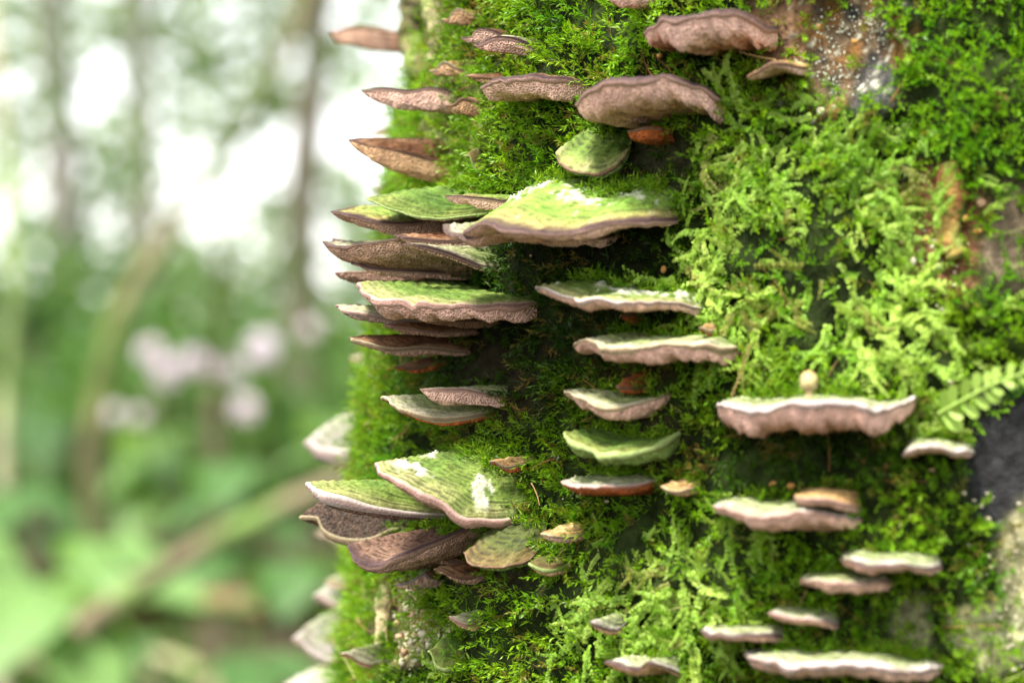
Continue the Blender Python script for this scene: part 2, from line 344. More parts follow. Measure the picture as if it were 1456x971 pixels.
# pale leafy liverwort: flat branching fronds with two rows of round lobes
def fronds(name, n, keep, label, Ls=(.0045, .0125), lobe=(.0008, .0014)):
    t, z = scatter(n, (-.45, 1.2), (CH - .18, CH + .18)); P = surf(t, z, .004); px, py = proj(P)
    k = rng.random(n) < keep(px, py) * np.clip(cover(px, py), .05, 1) * (.4 + .6 * ss(-.35, .25, fbm(t * 22, z * 130, 0, 171))); t, z = t[k], z[k]; n = len(t)
    nn, ta, up = frame_of(t); base = surf(t, z, .0035 + rng.uniform(-.001, .003, n))
    an = rng.normal(-PI / 2, 1.15, n) + 1.1 * vn(t * 14, z * 80, 0, 71)
    d0 = nrm(ta * np.cos(an)[:, None] + up * np.sin(an)[:, None] + nn * rng.uniform(.1, .55, (n, 1)))
    L = rng.uniform(*Ls, n); base0 = base; L0 = L
    nor = nrm(nn + rng.normal(0, .35, (n, 3))); side = nrm(np.cross(d0, nor)); nor = np.cross(side, d0)
    curl = rng.normal(0, .3, n)
    u = np.clip(fbm(t * 16, z * 90, 0, 72) * .5 + .5 + rng.normal(0, .2, n), 0, 1)
    col = mixc(np.broadcast_to([.13, .27, .014], (n, 3)), np.broadcast_to([.29, .39, .065], (n, 3)), u)
    col = mixc(col, np.broadcast_to([.17, .16, .035], (n, 3)), (rng.random(n) < .07) * .8)
    col = col * (1 + .3 * fbm(t * 9, z * 50, 0, 67))[:, None]
    # side branches
    sets = [(base, d0, side, nor, L, curl, col)]
    for f in (.35, .55, .7):
        sg = np.where(rng.random(n) < .5, 1, -1)[:, None]; m = rng.random(n) < .55
        b2 = base + d0 * (L * f)[:, None] + side * (curl * L * f * f)[:, None]; d2 = nrm(d0 * .75 + side * sg * .65)
        s2 = nrm(np.cross(d2, nor)); sets.append((b2[m], d2[m], s2[m], nor[m], L[m] * rng.uniform(.3, .55, m.sum()), curl[m], col[m]))
    VV, FF, CC, off = [], [], [], 0
    for base, d0, side, nor, L, curl, col in sets:
        n = len(L); K_ = 13; ks = np.arange(K_); s = (ks + .4) / K_
        ctr = base[:, None] + d0[:, None] * (L[:, None] * s)[..., None] + side[:, None] * ((curl * L)[:, None] * s[None] ** 2)[..., None] - nor[:, None] * (L[:, None] * .35 * s[None] ** 2)[..., None]
        for sg in (1, -1):
            ld = nrm(side[:, None] * sg * .85 + d0[:, None] * .55 + nor[:, None] * rng.normal(0, .25, (n, K_, 1)))
            wd = nrm(np.cross(ld, nor[:, None])); wd = wd + nor[:, None] * rng.normal(0, .2, (n, K_, 1))
            ln = rng.uniform(*lobe, (n, K_)) * (1.1 - .5 * s) * np.clip(L / .01, .6, 1.15)[:, None]; w = ln * .42
            ln, w = ln[..., None], w[..., None]
            cup = nor[:, None] * ln * .16
            pts = [ctr, ctr + ld * ln * .35 + wd * w, ctr + ld * ln * .8 + wd * w * .85 - cup, ctr + ld * ln - cup * 1.6, ctr + ld * ln * .8 - wd * w * .85 - cup, ctr + ld * ln * .35 - wd * w]
            V = np.stack(pts, 2).reshape(-1, 3); m = n * K_
            F = np.arange(m * 6).reshape(-1, 6) + off; off += m * 6
            VV.append(V); FF.append(np.concatenate([F[:, [0, 1, 2, 5]], F[:, [5, 2, 3, 4]]])); CC.append(np.repeat((np.repeat(col[:, None], K_, 1) * rng.uniform(.82, 1.15, (n, K_, 1))).reshape(-1, 3), 6, 0))
    o = link(name, raw_mesh(name, np.concatenate(VV), np.concatenate(FF), np.concatenate(CC), False), M_FROND)
    return tag(o, label, 'liverwort', kind='stuff')
fronds('leafy_liverwort', 24000, FR, 'pale yellow green leafy liverwort fronds spreading over the middle right of the trunk')

# ------------------------------------------------------------------ bracket fungi
GRP = 'bracket fungi growing on the mossy trunk'
TOP = {  # base, second zone, towards the rim
    'green': ((.050, .095, .011), (.115, .16, .028), (.22, .21, .085)),
    'deep':  ((.038, .08, .008), (.075, .125, .016), (.11, .13, .03)),
    'lime':  ((.085, .16, .018), (.15, .215, .04), (.23, .18, .07)),
    'pale':  ((.10, .14, .035), (.20, .21, .10), (.28, .25, .18)),
    'white': ((.12, .15, .05), (.22, .23, .13), (.29, .26, .23)),
    'brown': ((.07, .028, .014), (.14, .06, .026), (.20, .11, .06)),
    'tan':   ((.24, .15, .055), (.34, .23, .10), (.3, .16, .07)),
    'olive': ((.035, .048, .008), (.075, .075, .016), (.12, .08, .03)),
    'cocoa': ((.085, .045, .03), (.13, .075, .05), (.15, .09, .06)),
    'ivory': ((.20, .22, .13), (.28, .28, .20), (.34, .31, .27)),
    'rust':  ((.22, .06, .014), (.28, .1, .025), (.26, .09, .03))}
PORE = {'mauve': ((.54, .335, .27), (.44, .235, .14)), 'brown': ((.31, .19, .135), (.20, .105, .06)), 'rust': ((.30, .075, .02), (.2, .05, .014)),
        'dark': ((.12, .07, .05), (.07, .038, .024)), 'pale': ((.36, .26, .22), (.33, .22, .17)), 'tan': ((.44, .26, .15), (.36, .18, .07)), 'green': ((.12, .18, .04), (.07, .06, .02))}
MARG = {'plum': (.036, .018, .018), 'mauve': (.25, .165, .14), 'white': (.36, .32, .30), 'cream': (.30, .26, .16), 'brown': (.11, .06, .035), 'green': (.17, .22, .07)}
def solve(xl, xr, D, zc, yaw):
    best = None; R = float(RZ(zc)) + .0035; ph = np.linspace(-PI / 2, PI / 2, 25); half = max((xr - xl) * K * .25, .0015)
    tr = (-.35, 1.75); ar = (half * .35, half * 2.4)
    for it in range(4):
        tg, ag = np.meshgrid(np.linspace(*tr, 41), np.linspace(*ar, 31), indexing='ij')
        T = tg[..., None]; A = ag[..., None]; tn = T + yaw
        u, g = A * np.sin(ph), D * np.cos(ph) ** .75 - (A * np.sin(ph)) ** 2 / (2 * R)
        X = CX - np.sin(T) * R + np.cos(tn) * u - np.sin(tn) * g; Y = CY - np.cos(T) * R - np.sin(tn) * u - np.cos(tn) * g
        p = 728 + X / (K * Y); e = (p.min(-1) - xl) ** 2 + (p.max(-1) - xr) ** 2 + (ag / half - 1) ** 2 * .5
        i = np.unravel_index(np.argmin(e), e.shape); t0, a0 = tg[i], ag[i]
        dt, da = (tr[1] - tr[0]) / 10, (ar[1] - ar[0]) / 8
        tr = (t0 - dt, t0 + dt); ar = (max(a0 - da, half * .2), a0 + da)
    return t0, a0
nb = [0]
def br(label, rim, rt, rb, D, top='green', mar='plum', pore='mauve', lip=.0013, e=.0006, yaw=0.0, white=0.0, zones=1.0, dome=.0004, lobes=.05, rootw=.8, teeth=1.0, part_labels=None, mossy_base=0.0, crust=0, blunt=False, capmat=None, puff=0.0):
    nb[0] += 1; sd_ = nb[0] * 13
    rim = np.array(rim, float); xl, xr = rim[0, 0], rim[-1, 0]
    zc = CH + (485.5 - rim[:, 1].mean()) * K * .49
    yaw = math.radians(yaw)
    t0, a = solve(xl, xr, D, zc, yaw); R = float(RZ(zc)) + .0035; tn = t0 + yaw
    span = xr - xl; NU = int(np.clip(span / 1.6, 22, 170)); NV = int(np.clip(D / .0006, 9, 44))
    ph = np.linspace(-PI / 2, PI / 2, NU); n = np.array([-math.sin(tn), -math.cos(tn)]); ta = np.array([math.cos(tn), -math.sin(tn)])
    A0 = np.array([CX - math.sin(t0) * R, CY - math.cos(t0) * R])
    def plan(f, ph=ph):
        u = a * np.sin(ph); g = D * np.cos(ph) ** .75 * f - u ** 2 / (2 * R)
        return A0 + ta * u[:, None] + n * g[:, None]
    wob = 1 + lobes * fbm(ph * 3.2, sd_, 0, 5) * np.cos(ph) ** .3 + (.0005 / D) * fbm(ph * a / .0028, sd_, 0, 7, 2) + (.00022 / D) * fbm(ph * a / .0009, sd_, 0, 6, 2)
    base_px = 728 + plan(np.ones(NU))[:, 0] / (K * plan(np.ones(NU))[:, 1])
    i0, i1 = int(np.argmin(base_px)), int(np.argmax(base_px)); bp = base_px.copy()
    if i0 < i1: bp[:i0] = bp[i0]; bp[i1 + 1:] = bp[i1]
    wob = wob - .16 * np.clip(vn(ph * a / .0058, sd_, 0, 81) - .25, 0, 1) * min(1, .02 / D)
    for _ in range(4):
        rp = plan(wob); q_ = 728 + rp[:, 0] / (K * rp[:, 1])
        if q_[i0] < bp[i0 + 0] + 400: wob = wob * np.clip(1 + (q_.min() - xl) / (max(D, .01) / K / .5) * .9, .85, 1.15)
    rp = plan(wob)
    fine = curve_pts(rim, max(40, len(rim) * 10)); o = np.argsort(fine[:, 0]); fine = fine[o]
    ry = np.interp(bp, fine[:, 0], fine[:, 1])
    rz = CH + (485.5 - ry) * K * rp[:, 1] + (.0006 * fbm(ph * a / .0034, sd_, 0, 8, 3) + .0007 * vn(ph * a / .009, sd_, 0, 82)) * min(1, span / 120)
    RT = np.column_stack([rp, rz])
    qp = A0 + ta * (a * rootw * np.sin(ph))[:, None] - n * ((a * rootw * np.sin(ph)) ** 2 / (2 * R) + .0075)[:, None]
    qx = 728 + qp[:, 0] / (K * qp[:, 1])
    def ly(v):
        if isinstance(v, (int, float)): return np.full(NU, float(v))
        v = np.array(v, float); return np.interp(qx, v[:, 0], v[:, 1])
    QT = np.column_stack([qp, CH + (485.5 - ly(rt)) * K * qp[:, 1]]); QB = np.column_stack([qp, CH + (485.5 - ly(rb)) * K * qp[:, 1]])
    QB[:, 2] = np.minimum(QB[:, 2], QT[:, 2] - .0012)
    kk = np.clip(np.cos(ph) * 1.5, 0, 1) ** .8; QB[:, 2] = (QT[:, 2] - .0012) * (1 - kk) + QB[:, 2] * kk
    v = np.linspace(0, 1, NV) ** .85
    # upper face
    PT = QT[:, None] * (1 - v)[None, :, None] + RT[:, None] * v[None, :, None]
    rr = np.linalg.norm(PT[..., :2] - A0, axis=-1)
    zn = v[None] + .05 * fbm(ph[:, None] * 3, v[None] * 3, sd_, 11)
    nz = max(3, D / .0026) * zones
    ridge_h = .00022 * np.sin(2 * PI * nz * zn + 2 * fbm(ph[:, None] * 2, sd_, 0, 3)) * ss(0, .25, v) * (1 - ss(.93, 1, v))
    PT[..., 2] += dome * np.sin(PI * v ** .8)[None] + ridge_h + .00028 * fbm(PT[..., 0] * 330, PT[..., 1] * 330, sd_, 13) * (1 - ss(.9, 1, v)) + .00018 * fbm(ph[:, None] * a / .0016, v[None] * 2, sd_, 14) * (1 - ss(.92, 1, v))
    PT[..., 2] += puff * ((1 - v ** 5) * ss(0, .2, v))[None]
    PT[:, -1] = RT
    # rolled margin
    out = np.column_stack([nrm(RT[:, :2] - (A0 - n * a * .4)), np.zeros(NU)])
    ev = (e * (.85 + .55 * fbm(ph * a / .004, sd_, 0, 71)) * (.6 + .4 * np.clip(np.minimum(bp - xl, xr - bp) / (span * .12), 0, 1)))[:, None]
    mg = [RT + out * (math.sin(w) * ev * .75) + np.array([0, 0, -1]) * (ev * .75 * (1 - math.cos(w))) for w in np.linspace(0, PI, 6)]
    mg = np.stack(mg, 1); mg[:, 0] = RT
    mg[:, 1:5] += out[:, None] * (.00012 * fbm(ph * a / .0006, sd_, 0, 15, 2))[:, None, None]
    # pore face: drops behind the margin, then runs back to the trunk
    w = np.linspace(1, 0, NV) ** 1.25 if False else 1 - np.linspace(0, 1, NV) ** 1.3
    RB = mg[:, -1]
    PB = QB[:, None] * (1 - w)[None, :, None] + RB[:, None] * w[None, :, None]
    edge = (.62 + .38 * np.clip((bp - xl) / (span * .10), 0, 1) ** .5) * (.5 + .5 * np.clip((xr - bp) / (span * .10), 0, 1) ** .5)
    if blunt: edge = .12 + .88 * np.clip((bp - xl) / (span * .5), 0, 1) ** .45
    edge = np.where(i0 < i1, np.where((np.arange(NU) < i0) | (np.arange(NU) > i1), .28, edge), np.cos(ph))
    drop = lip * (1 - np.exp(-(1 - w) / .045))[None] * (w ** .6)[None] * edge[:, None] * .8 * (1 + .5 * fbm(ph[:, None] * a / .006, sd_, 0, 16) + .3 * fbm(ph[:, None] * a / .0013, v[None] * 5, sd_, 83, 2))
    PB[..., 2] -= drop + teeth * .00022 * fbm(PB[..., 0] * 1500, PB[..., 1] * 2500, sd_, 17, 2) * ss(0, .06, 1 - w)[None] + teeth * .00018 * np.clip(vn(PB[..., 0] * 1600, PB[..., 1] * 1600, sd_, 18), 0, 1) * ss(0, .1, 1 - w)[None] * (w > .02)
    PB[:, 0] = RB
    # albedo
    tb, t2, tr_ = [np.array(c) for c in TOP[top]]
    m1 = fbm(PT[..., 0] * 160, PT[..., 1] * 160, sd_, 19); band = .5 + .5 * np.sin(2 * PI * nz * 1.3 * zn + 3 * fbm(ph[:, None] * 1.5, sd_, 1, 3))
    ct = mixc(np.broadcast_to(tb, PT.shape), np.broadcast_to(t2, PT.shape), np.clip(ss(-.35, .5, m1) * .65 + band * .45 - .1, 0, 1))
    ct = mixc(ct, np.broadcast_to(tr_, PT.shape), ss(.72, .96, zn) * np.clip(.75 + .6 * fbm(ph * 4, sd_, 2, 4), 0, 1)[:, None])
    ln_ = np.sin(2 * PI * nz * 1.5 * zn + 2.2 * fbm(ph[:, None] * 2.0, sd_, 5, 3)); ct = ct * (1 - .62 * ss(.3, .9, ln_) * zones / (1 + .3 * zones))[..., None]
    ct = ct * (1 + .22 * fbm(ph[:, None] * a / .0012, v[None] * 3, sd_, 51))[..., None]
    sp = fbm(PT[..., 0] * 420, PT[..., 1] * 420, sd_ + 1, 23)
    ct = mixc(ct, ct * np.array([.55, .5, .4]), ss(.35, .55, sp) * .7)
    if white > 0:
        wn = fbm(PT[..., 0] * 150, PT[..., 1] * 150, sd_ + 2, 29) * .8 + .5 * fbm(PT[..., 0] * 700, PT[..., 1] * 700, sd_ + 2, 30, 4)
        wf = ss(.55 - white, .75 - white, wn) * (1 - ss(.85, .97, zn))
        ct = mixc(ct, np.broadcast_to([.31, .32, .23], PT.shape), wf); PT[..., 2] += .00035 * wf * (1 + fbm(PT[..., 0] * 1500, PT[..., 1] * 1500, 1, 2)); PT[:, -1] = RT
    if mossy_base > 0:
        ct = mixc(ct, np.broadcast_to([.10, .26, .02], PT.shape), (1 - ss(mossy_base * .6, mossy_base * 1.3, zn)) * .9)
    mc = np.array(MARG[mar]); mn = fbm(ph * a / .003, sd_, 0, 33)
    cm = np.repeat((mc * (1 + .3 * mn)[:, None])[:, None], 6, 1)
    pat = ss(.0, .5, fbm(ph * a / .005, sd_, 3, 34, 2)); cm = mixc(cm, np.broadcast_to([.16, .10, .07], cm.shape), np.repeat(pat[:, None], 6, 1) * (.55 if mar in ('white', 'cream', 'mauve') else 0))
    if mar == 'plum': ct = mixc(ct, np.broadcast_to(mc, ct.shape), ss(.93, .975, v[None] + .012 * fbm(ph * a / .003, sd_, 0, 77)[:, None]) * .85)
    if mar in ('white', 'cream', 'mauve'): cm[:, 2:4] = cm[:, 2:4] * np.array([.52, .42, .40])
    if mar in ('plum', 'mauve'): cm[:, 3:] = cm[:, 3:] * .5 + np.array(PORE[pore][0]) * .5
    p1, p2 = [np.array(c) for c in PORE[pore]]
    pn = fbm(PB[..., 0] * 220, PB[..., 1] * 220, sd_, 35)
    cb = mixc(np.broadcast_to(p1, PB.shape), np.broadcast_to(p2, PB.shape), np.clip((1 - w)[None] * .9 - .15 + .5 * pn, 0, 1))
    st_ = fbm(PB[..., 0] * 90, PB[..., 1] * 90, sd_, 85); cb = mixc(cb, cb * np.array([.55, .42, .32]), ss(.1, .6, st_) * .8); cb = mixc(cb, np.broadcast_to(p1 * 1.25, PB.shape), np.broadcast_to(ss(.72, .97, w)[None], PB.shape[:2]) * .7)
    cb = cb * (1 + .3 * fbm(PB[..., 0] * 700, PB[..., 1] * 700, sd_, 86, 2))[..., None]
    tip = ss(.1, .5, vn(PB[..., 0] * 1600, PB[..., 1] * 1600, sd_, 18)); cb = cb * (1 + .16 * (tip - .4))[..., None]
    org = surf(np.array(t0), zc)
    ob = empty('bracket_fungus', tuple(org), label, 'bracket fungus', GRP)
    pl = part_labels or {}
    o1 = link('cap', raw_mesh('cap', PT.reshape(-1, 3) - org, grid_faces(NU, NV)[:, ::-1], ct.reshape(-1, 3)), capmat or M_CAP, ob)
    o2 = link('margin', raw_mesh('margin', mg.reshape(-1, 3) - org, grid_faces(NU, 6)[:, ::-1], cm.reshape(-1, 3)), M_MARG, ob)
    o3 = link('pore_surface', raw_mesh('pore_surface', PB.reshape(-1, 3) - org, grid_faces(NU, NV)[:, ::-1], cb.reshape(-1, 3)), M_PORE, ob)
    for k_, o_ in (('cap', o1), ('margin', o2), ('pore_surface', o3)):
        if k_ in pl: o_['label'] = pl[k_]
    if span > 55 and ry.mean() > ly(rt).mean() + 6:     # moss creeping over the attachment
        m_ = int(span * 1.1); ii = rng.integers(int(NU * .06), int(NU * .94), m_); jj = (NV * (rng.uniform(.05, .34, m_) + .12 * vn(ii * .12, sd_, 0, 5))).astype(int).clip(0, NV - 1)
        b_ = np.repeat(PT[ii, jj] - org, 8, 0); n3 = np.repeat(nrm(np.array([n[0] * .7, n[1] * .7, .6]) + rng.normal(0, .55, (m_, 3))), 8, 0)
        L8 = np.repeat(rng.uniform(.0012, .0032, m_), 8) * np.tile(np.linspace(0, 1, 8), m_)
        b_ = b_ + n3 * L8[:, None]; d_ = nrm(n3 * .7 + rng.normal(0, .7, (m_ * 8, 3))); w_ = nrm(np.cross(d_, rng.normal(0, 1, (m_ * 8, 3))))
        cc_ = mixc(np.broadcast_to([.07, .18, .006], b_.shape), np.broadcast_to([.19, .30, .012], b_.shape), np.repeat(rng.random(m_), 8))
        o5 = link('moss_tuft', leaflets(b_, d_, w_, rng.uniform(.0011, .0022, m_ * 8), rng.uniform(.0003, .0005, m_ * 8), cc_, 'moss_tuft', M_MOSS), M_MOSS, o1); o5['kind'] = 'stuff'
    if crust:
        q = rng.random((crust, 2)); ii = (q[:, 0] * (NU * .6) + NU * .2).astype(int); jj = (q[:, 1] ** 1.2 * NV * .8).astype(int)
        # granules gather where the white patches are
        sel = (wf[ii, jj] > .3) if white > 0 else np.ones(crust, bool)
        pts = PT[ii[sel], jj[sel]] - org
        o4 = link('lichen_crust', blobs(pts, rng.uniform(.00008, .00028, len(pts)), (.36, .36, .28)), M_CRUST, o1); o4['kind'] = 'stuff'
    return ob
_ico = np.array([[0, 0, 1], [.894, 0, .447], [.276, .851, .447], [-.724, .526, .447], [-.724, -.526, .447], [.276, -.851, .447], [.724, .526, -.447], [-.276, .851, -.447], [-.894, 0, -.447], [-.276, -.851, -.447], [.724, -.526, -.447], [0, 0, -1]])
_icf = np.array([[0, 1, 2], [0, 2, 3], [0, 3, 4], [0, 4, 5], [0, 5, 1], [1, 6, 2], [2, 7, 3], [3, 8, 4], [4, 9, 5], [5, 10, 1], [6, 7, 2], [7, 8, 3], [8, 9, 4], [9, 10, 5], [10, 6, 1], [6, 11, 7], [7, 11, 8], [8, 11, 9], [9, 11, 10], [10, 11, 6]])
def blobs(pts, rad, colr, jit=.35, squash=None):
    n = len(pts); pts = np.asarray(pts); rad = np.asarray(rad)
    V = pts[:, None] + _ico[None] * rad[:, None, None] * rng.uniform(1 - jit, 1 + jit, (n, 12, 1)) * (rng.uniform(.6, 1.3, (n, 1, 3)))
    F = (_icf[None] + (np.arange(n) * 12)[:, None, None]).reshape(-1, 3)
    c = np.repeat(np.broadcast_to(colr, (n, 3)) * rng.uniform(.8, 1.15, (n, 1)), 12, 0)
    return raw_mesh('granules', V.reshape(-1, 3), F, c)

# --- upper rows, seen from below
br('blurred brown bracket sticking out left, highest on the trunk edge', [(470, 44), (490, 37), (520, 38), (552, 44)], 58, 78, .022, 'brown', 'brown', 'brown', lip=.004)
br('small pale tan bracket by the bark ridges near the top edge', [(628, 26), (645, 10), (668, 20)], 26, 40, .011, 'tan', 'cream', 'tan')
br('dusky rear bracket of the overlapping pair near the top left', [(656, 52), (672, 40), (695, 42), (716, 50)], 55, 66, .017, 'brown', 'plum', 'mauve')
br('front bracket of the overlapping pair near the top left, wavy plum rim', [(676, 63), (700, 52), (730, 54), (761, 67)], 68, 82, .020, 'pale', 'plum', 'mauve')
br('little orange tan bracket above the leftmost plum rimmed shelf', [(612, 100), (628, 87), (652, 98)], 100, 112, .010, 'tan', 'cream', 'tan')
br('thin brown shelf edge just left of the speckled arched bracket', [(665, 106), (690, 108), (714, 112)], 110, 118, .012, 'brown', 'brown', 'tan')
br('pinkish shelf with flat plum rim reaching left over the bright background', [(515, 131), (545, 127), (580, 130), (612, 125), (648, 132)], 150, 162, .026, 'pale', 'plum', 'mauve', lip=.0035)
br('small tan lobe tucked under the right end of the pinkish left shelf', [(634, 148), (652, 137), (668, 140), (685, 146)], 152, 174, .013, 'brown', 'brown', 'tan', lip=.003)
br('tiny blurred stub between two left edge shelves', [(527, 186), (540, 181), (556, 186)], 188, 196, .010, 'brown', 'brown', 'tan')
br('arched bracket with speckled pores and scalloped plum rim, upper middle', [(686, 124), (705, 116), (730, 114), (752, 110), (780, 111), (815, 116), (840, 124)], 134, [(700, 150), (740, 163), (775, 150), (840, 135)], .021, 'brown', 'plum', 'mauve', lip=.0035, e=.0011)
br('large broad pinkish brown bracket, right neighbour of the arched one', [(820, 146), (838, 126), (862, 112), (900, 108), (950, 107), (985, 113), (1010, 128), (1034, 146)], 158, [(830, 178), (870, 192), (900, 176), (950, 182), (990, 168), (1034, 155)], .024, 'brown', 'plum', 'mauve', lip=.005, e=.0013)
br('orange red little bracket beneath the large pinkish one', [(893, 184), (915, 178), (940, 181), (957, 190)], 188, 205, .012, 'rust', 'brown', 'rust', lip=.002)
br('green zoned cap hanging like a fan over the big lime shelf', [(790, 218), (800, 235), (830, 244), (862, 240), (884, 224), (896, 205)], [(800, 176), (880, 178)], 205, .014, 'green', 'brown', 'green', zones=1.5, rootw=.6, dome=.002)
br('bracket cut off by the top edge of the photo', [(862, -8), (885, -16), (915, -14), (942, -4)], 6, [(870, 14), (900, 26), (942, 6)], .018, 'brown', 'plum', 'mauve', lip=.003)
br('grey pink bracket with bumpy plum rim, alone near the top right', [(918, 48), (940, 28), (975, 24), (1005, 14), (1040, 12), (1068, 22), (1085, 34), (1106, 36)], 62, [(925, 68), (965, 86), (1000, 70), (1050, 74), (1106, 52)], .022, 'brown', 'plum', 'mauve', lip=.005, e=.0013)
br('small tilted bracket left of the rust stained bark', [(1063, 108), (1085, 93), (1110, 87), (1150, 94)], 98, [(1065, 124), (1090, 106), (1150, 100)], .014, 'tan', 'brown', 'mauve')
br('brown funnel shaped bracket slanting down towards the green shelf, left edge', [(495, 198), (520, 205), (560, 212), (600, 222), (634, 232)], 245, [(520, 262), (636, 276)], .026, 'brown', 'plum', 'tan', lip=.004)
br('small dark stub behind the green lobe on the left edge', [(530, 266), (548, 259), (566, 264)], 268, 280, .012, 'brown', 'brown', 'brown')
br('green ear shaped bracket half buried in moss, left of the fine moss', [(661, 220), (672, 240), (684, 240), (693, 215)], 186, 212, .010, 'olive', 'green', 'green', rootw=.6)
# --- the large tiers in the middle
br('green algae covered lobe lying on the upper tier, left side', [(522, 284), (548, 296), (575, 304), (620, 307), (660, 303), (700, 299)], [(560, 268), (700, 272)], 305, .030, 'deep', 'green', 'brown', e=.0005, lip=.0006, dome=.002)
br('long brown pored shelf under the green lobe, with a wavy dark rim', [(471, 295), (490, 301), (520, 310), (555, 316), (590, 317), (612, 312), (640, 309), (672, 322)], [(540, 292), (680, 300)], [(540, 326), (600, 338), (680, 344)], .034, 'lime', 'plum', 'brown', lip=.003)
br('widest lime green shelf with white lichen patches, upper tier', [(660, 328), (690, 316), (715, 320), (745, 324), (785, 330), (830, 326), (870, 316), (910, 310), (964, 307)], [(740, 252), (800, 236), (880, 242), (910, 262)], 298, .036, 'lime', 'plum', 'mauve', lip=.0020, e=.0010, white=.32, crust=2200, rootw=.72, dome=.0015)
br('narrow purple brown fold lapping over the widest lime shelf', [(634, 276), (670, 279), (705, 284), (730, 292), (746, 305)], [(650, 272), (760, 286)], 290, .034, 'lime', 'plum', 'mauve', lip=.0024)
br('brown shelf with a pale upturned left tip, below the upper tier', [(460, 340), (478, 350), (505, 349), (540, 342), (575, 340), (610, 342), (635, 352), (658, 362), (694, 376)], [(520, 342), (690, 372)], [(540, 378), (620, 392), (694, 398)], .036, 'pale', 'plum', 'brown', lip=.004)
br('thin dusky shelf squeezed between two larger shelves, far left', [(476, 389), (500, 388), (530, 386), (560, 392), (585, 402)], 398, 412, .030, 'brown', 'mauve', 'brown', lip=.0028)
br('yellow green topped shelf with thick pinkish edge, middle tier', [(510, 402), (530, 417), (548, 428), (578, 430), (592, 436), (600, 430), (640, 432), (700, 434), (740, 433), (776, 436)], [(560, 402), (650, 400), (760, 424)], 424, .034, 'green', 'mauve', 'mauve', lip=.0034, e=.0013, dome=.001)
br('thin pale green shelf directly beneath the yellow green one', [(478, 437), (500, 442), (540, 450), (590, 460), (640, 464), (673, 466)], [(560, 436), (680, 452)], 466, .033, 'pale', 'mauve', 'pale', lip=.0014, part_labels={'cap': 'pale green cap turning dark brown to the right'})
br('reddish brown wet looking shelf, lowest of the middle stack', [(498, 480), (520, 486), (560, 496), (600, 494), (640, 498), (663, 502)], [(560, 462), (660, 478)], 500, .030, 'brown', 'cream', 'brown', lip=.0014)
br('red brown nub right under the lowest shelf of the middle stack', [(562, 520), (585, 521), (618, 514)], 500, 516, .016, 'brown', 'brown', 'rust')
br('cream rimmed round lobe folded under a pinkish strip, mid left', [(543, 560), (558, 570), (590, 582), (630, 589), (670, 586), (703, 578)], [(570, 545), (640, 560), (700, 566)], 584, .026, 'pale', 'cream', 'rust', e=.001, dome=.0006)
br('pinkish strip shaped bracket resting on the cream rimmed lobe', [(598, 556), (630, 554), (660, 553), (690, 558), (719, 564)], [(620, 548), (719, 552)], [(620, 570), (719, 572)], .022, 'pale', 'mauve', 'mauve', lip=.0035)
br('thin folded lip lying on the right half of the brown pale tipped shelf', [(575, 352), (600, 356), (640, 366), (690, 384)], [(640, 350), (700, 372)], 384, .028, 'pale', 'plum', 'brown', lip=.0018)
br('narrow brown ledge between the upper tier and the pale tipped shelf', [(560, 334), (600, 338), (640, 339), (690, 336)], [(600, 330), (700, 330)], 350, .026, 'brown', 'plum', 'brown', lip=.002)
br('thin cream edged flake squeezed above the reddish brown shelf', [(545, 462), (580, 468), (620, 472), (668, 470)], [(600, 458), (680, 458)], 476, .026, 'brown', 'mauve', 'brown', lip=.0012)
br('rust coloured flake in the dark gap below the curled lower left bracket', [(520, 800), (545, 806), (580, 800), (600, 790)], [(560, 780), (600, 778)], 802, .022, 'brown', 'cream', 'brown', lip=.001)
br('scalloped lower lip running under the left half of the widest lime shelf', [(630, 322), (652, 336), (672, 332), (692, 322), (740, 331), (790, 340), (840, 336), (880, 328)], [(700, 316), (860, 314)], 318, .035, 'pale', 'plum', 'mauve', lip=.0022)
br('very thin brown flake between the pale tipped shelf and the dusky one', [(500, 372), (540, 380), (600, 384), (670, 388)], [(580, 374), (690, 378)], 386, .031, 'brown', 'plum', 'brown', lip=.0014)
br('thin dark flake right below the yellow green topped shelf', [(560, 446), (600, 452), (650, 456), (700, 454)], [(620, 440), (710, 440)], 452, .029, 'brown', 'mauve', 'brown', lip=.0016)
br('small cream flake on the left moss, just above the bottom tongue', [(488, 872), (500, 878), (520, 876)], 862, 878, .010, 'pale', 'cream', 'tan')
# --- middle column
br('green and white topped shelf, highest of the middle column', [(762, 408), (790, 416), (830, 424), (880, 430), (920, 432), (960, 431), (1004, 437)], [(820, 400), (900, 398), (960, 412)], 424, .024, 'green', 'white', 'mauve', white=.3, lip=.0022, crust=700)
br('long level shelf with ragged pinkish edge, second of the middle column', [(818, 486), (850, 488), (880, 487), (920, 488), (980, 488), (1053, 487)], [(860, 471), (980, 474)], 490, .023, 'pale', 'cream', 'mauve', lip=.0032, e=.0011)
br('orange nub under the highest shelf of the middle column', [(884, 446), (898, 442), (912, 447)], 445, 460, .010, 'rust', 'brown', 'rust', lip=.002)
br('rusty tongue hanging below the long level shelf', [(876, 546), (900, 548), (925, 545)], 517, 540, .010, 'rust', 'brown', 'rust')
br('V shaped small shelf, third of the middle column', [(803, 556), (830, 567), (862, 577), (890, 574), (920, 567), (956, 562)], [(840, 556), (930, 558)], 584, .018, 'pale', 'cream', 'mauve', lip=.0022)
br('curved green crescent bracket, fourth of the middle column', [(802, 616), (820, 634), (850, 644), (890, 643), (930, 632), (966, 612)], [(840, 612), (930, 612)], 640, .017, 'deep', 'green', 'green', e=.0012, lip=.0024)
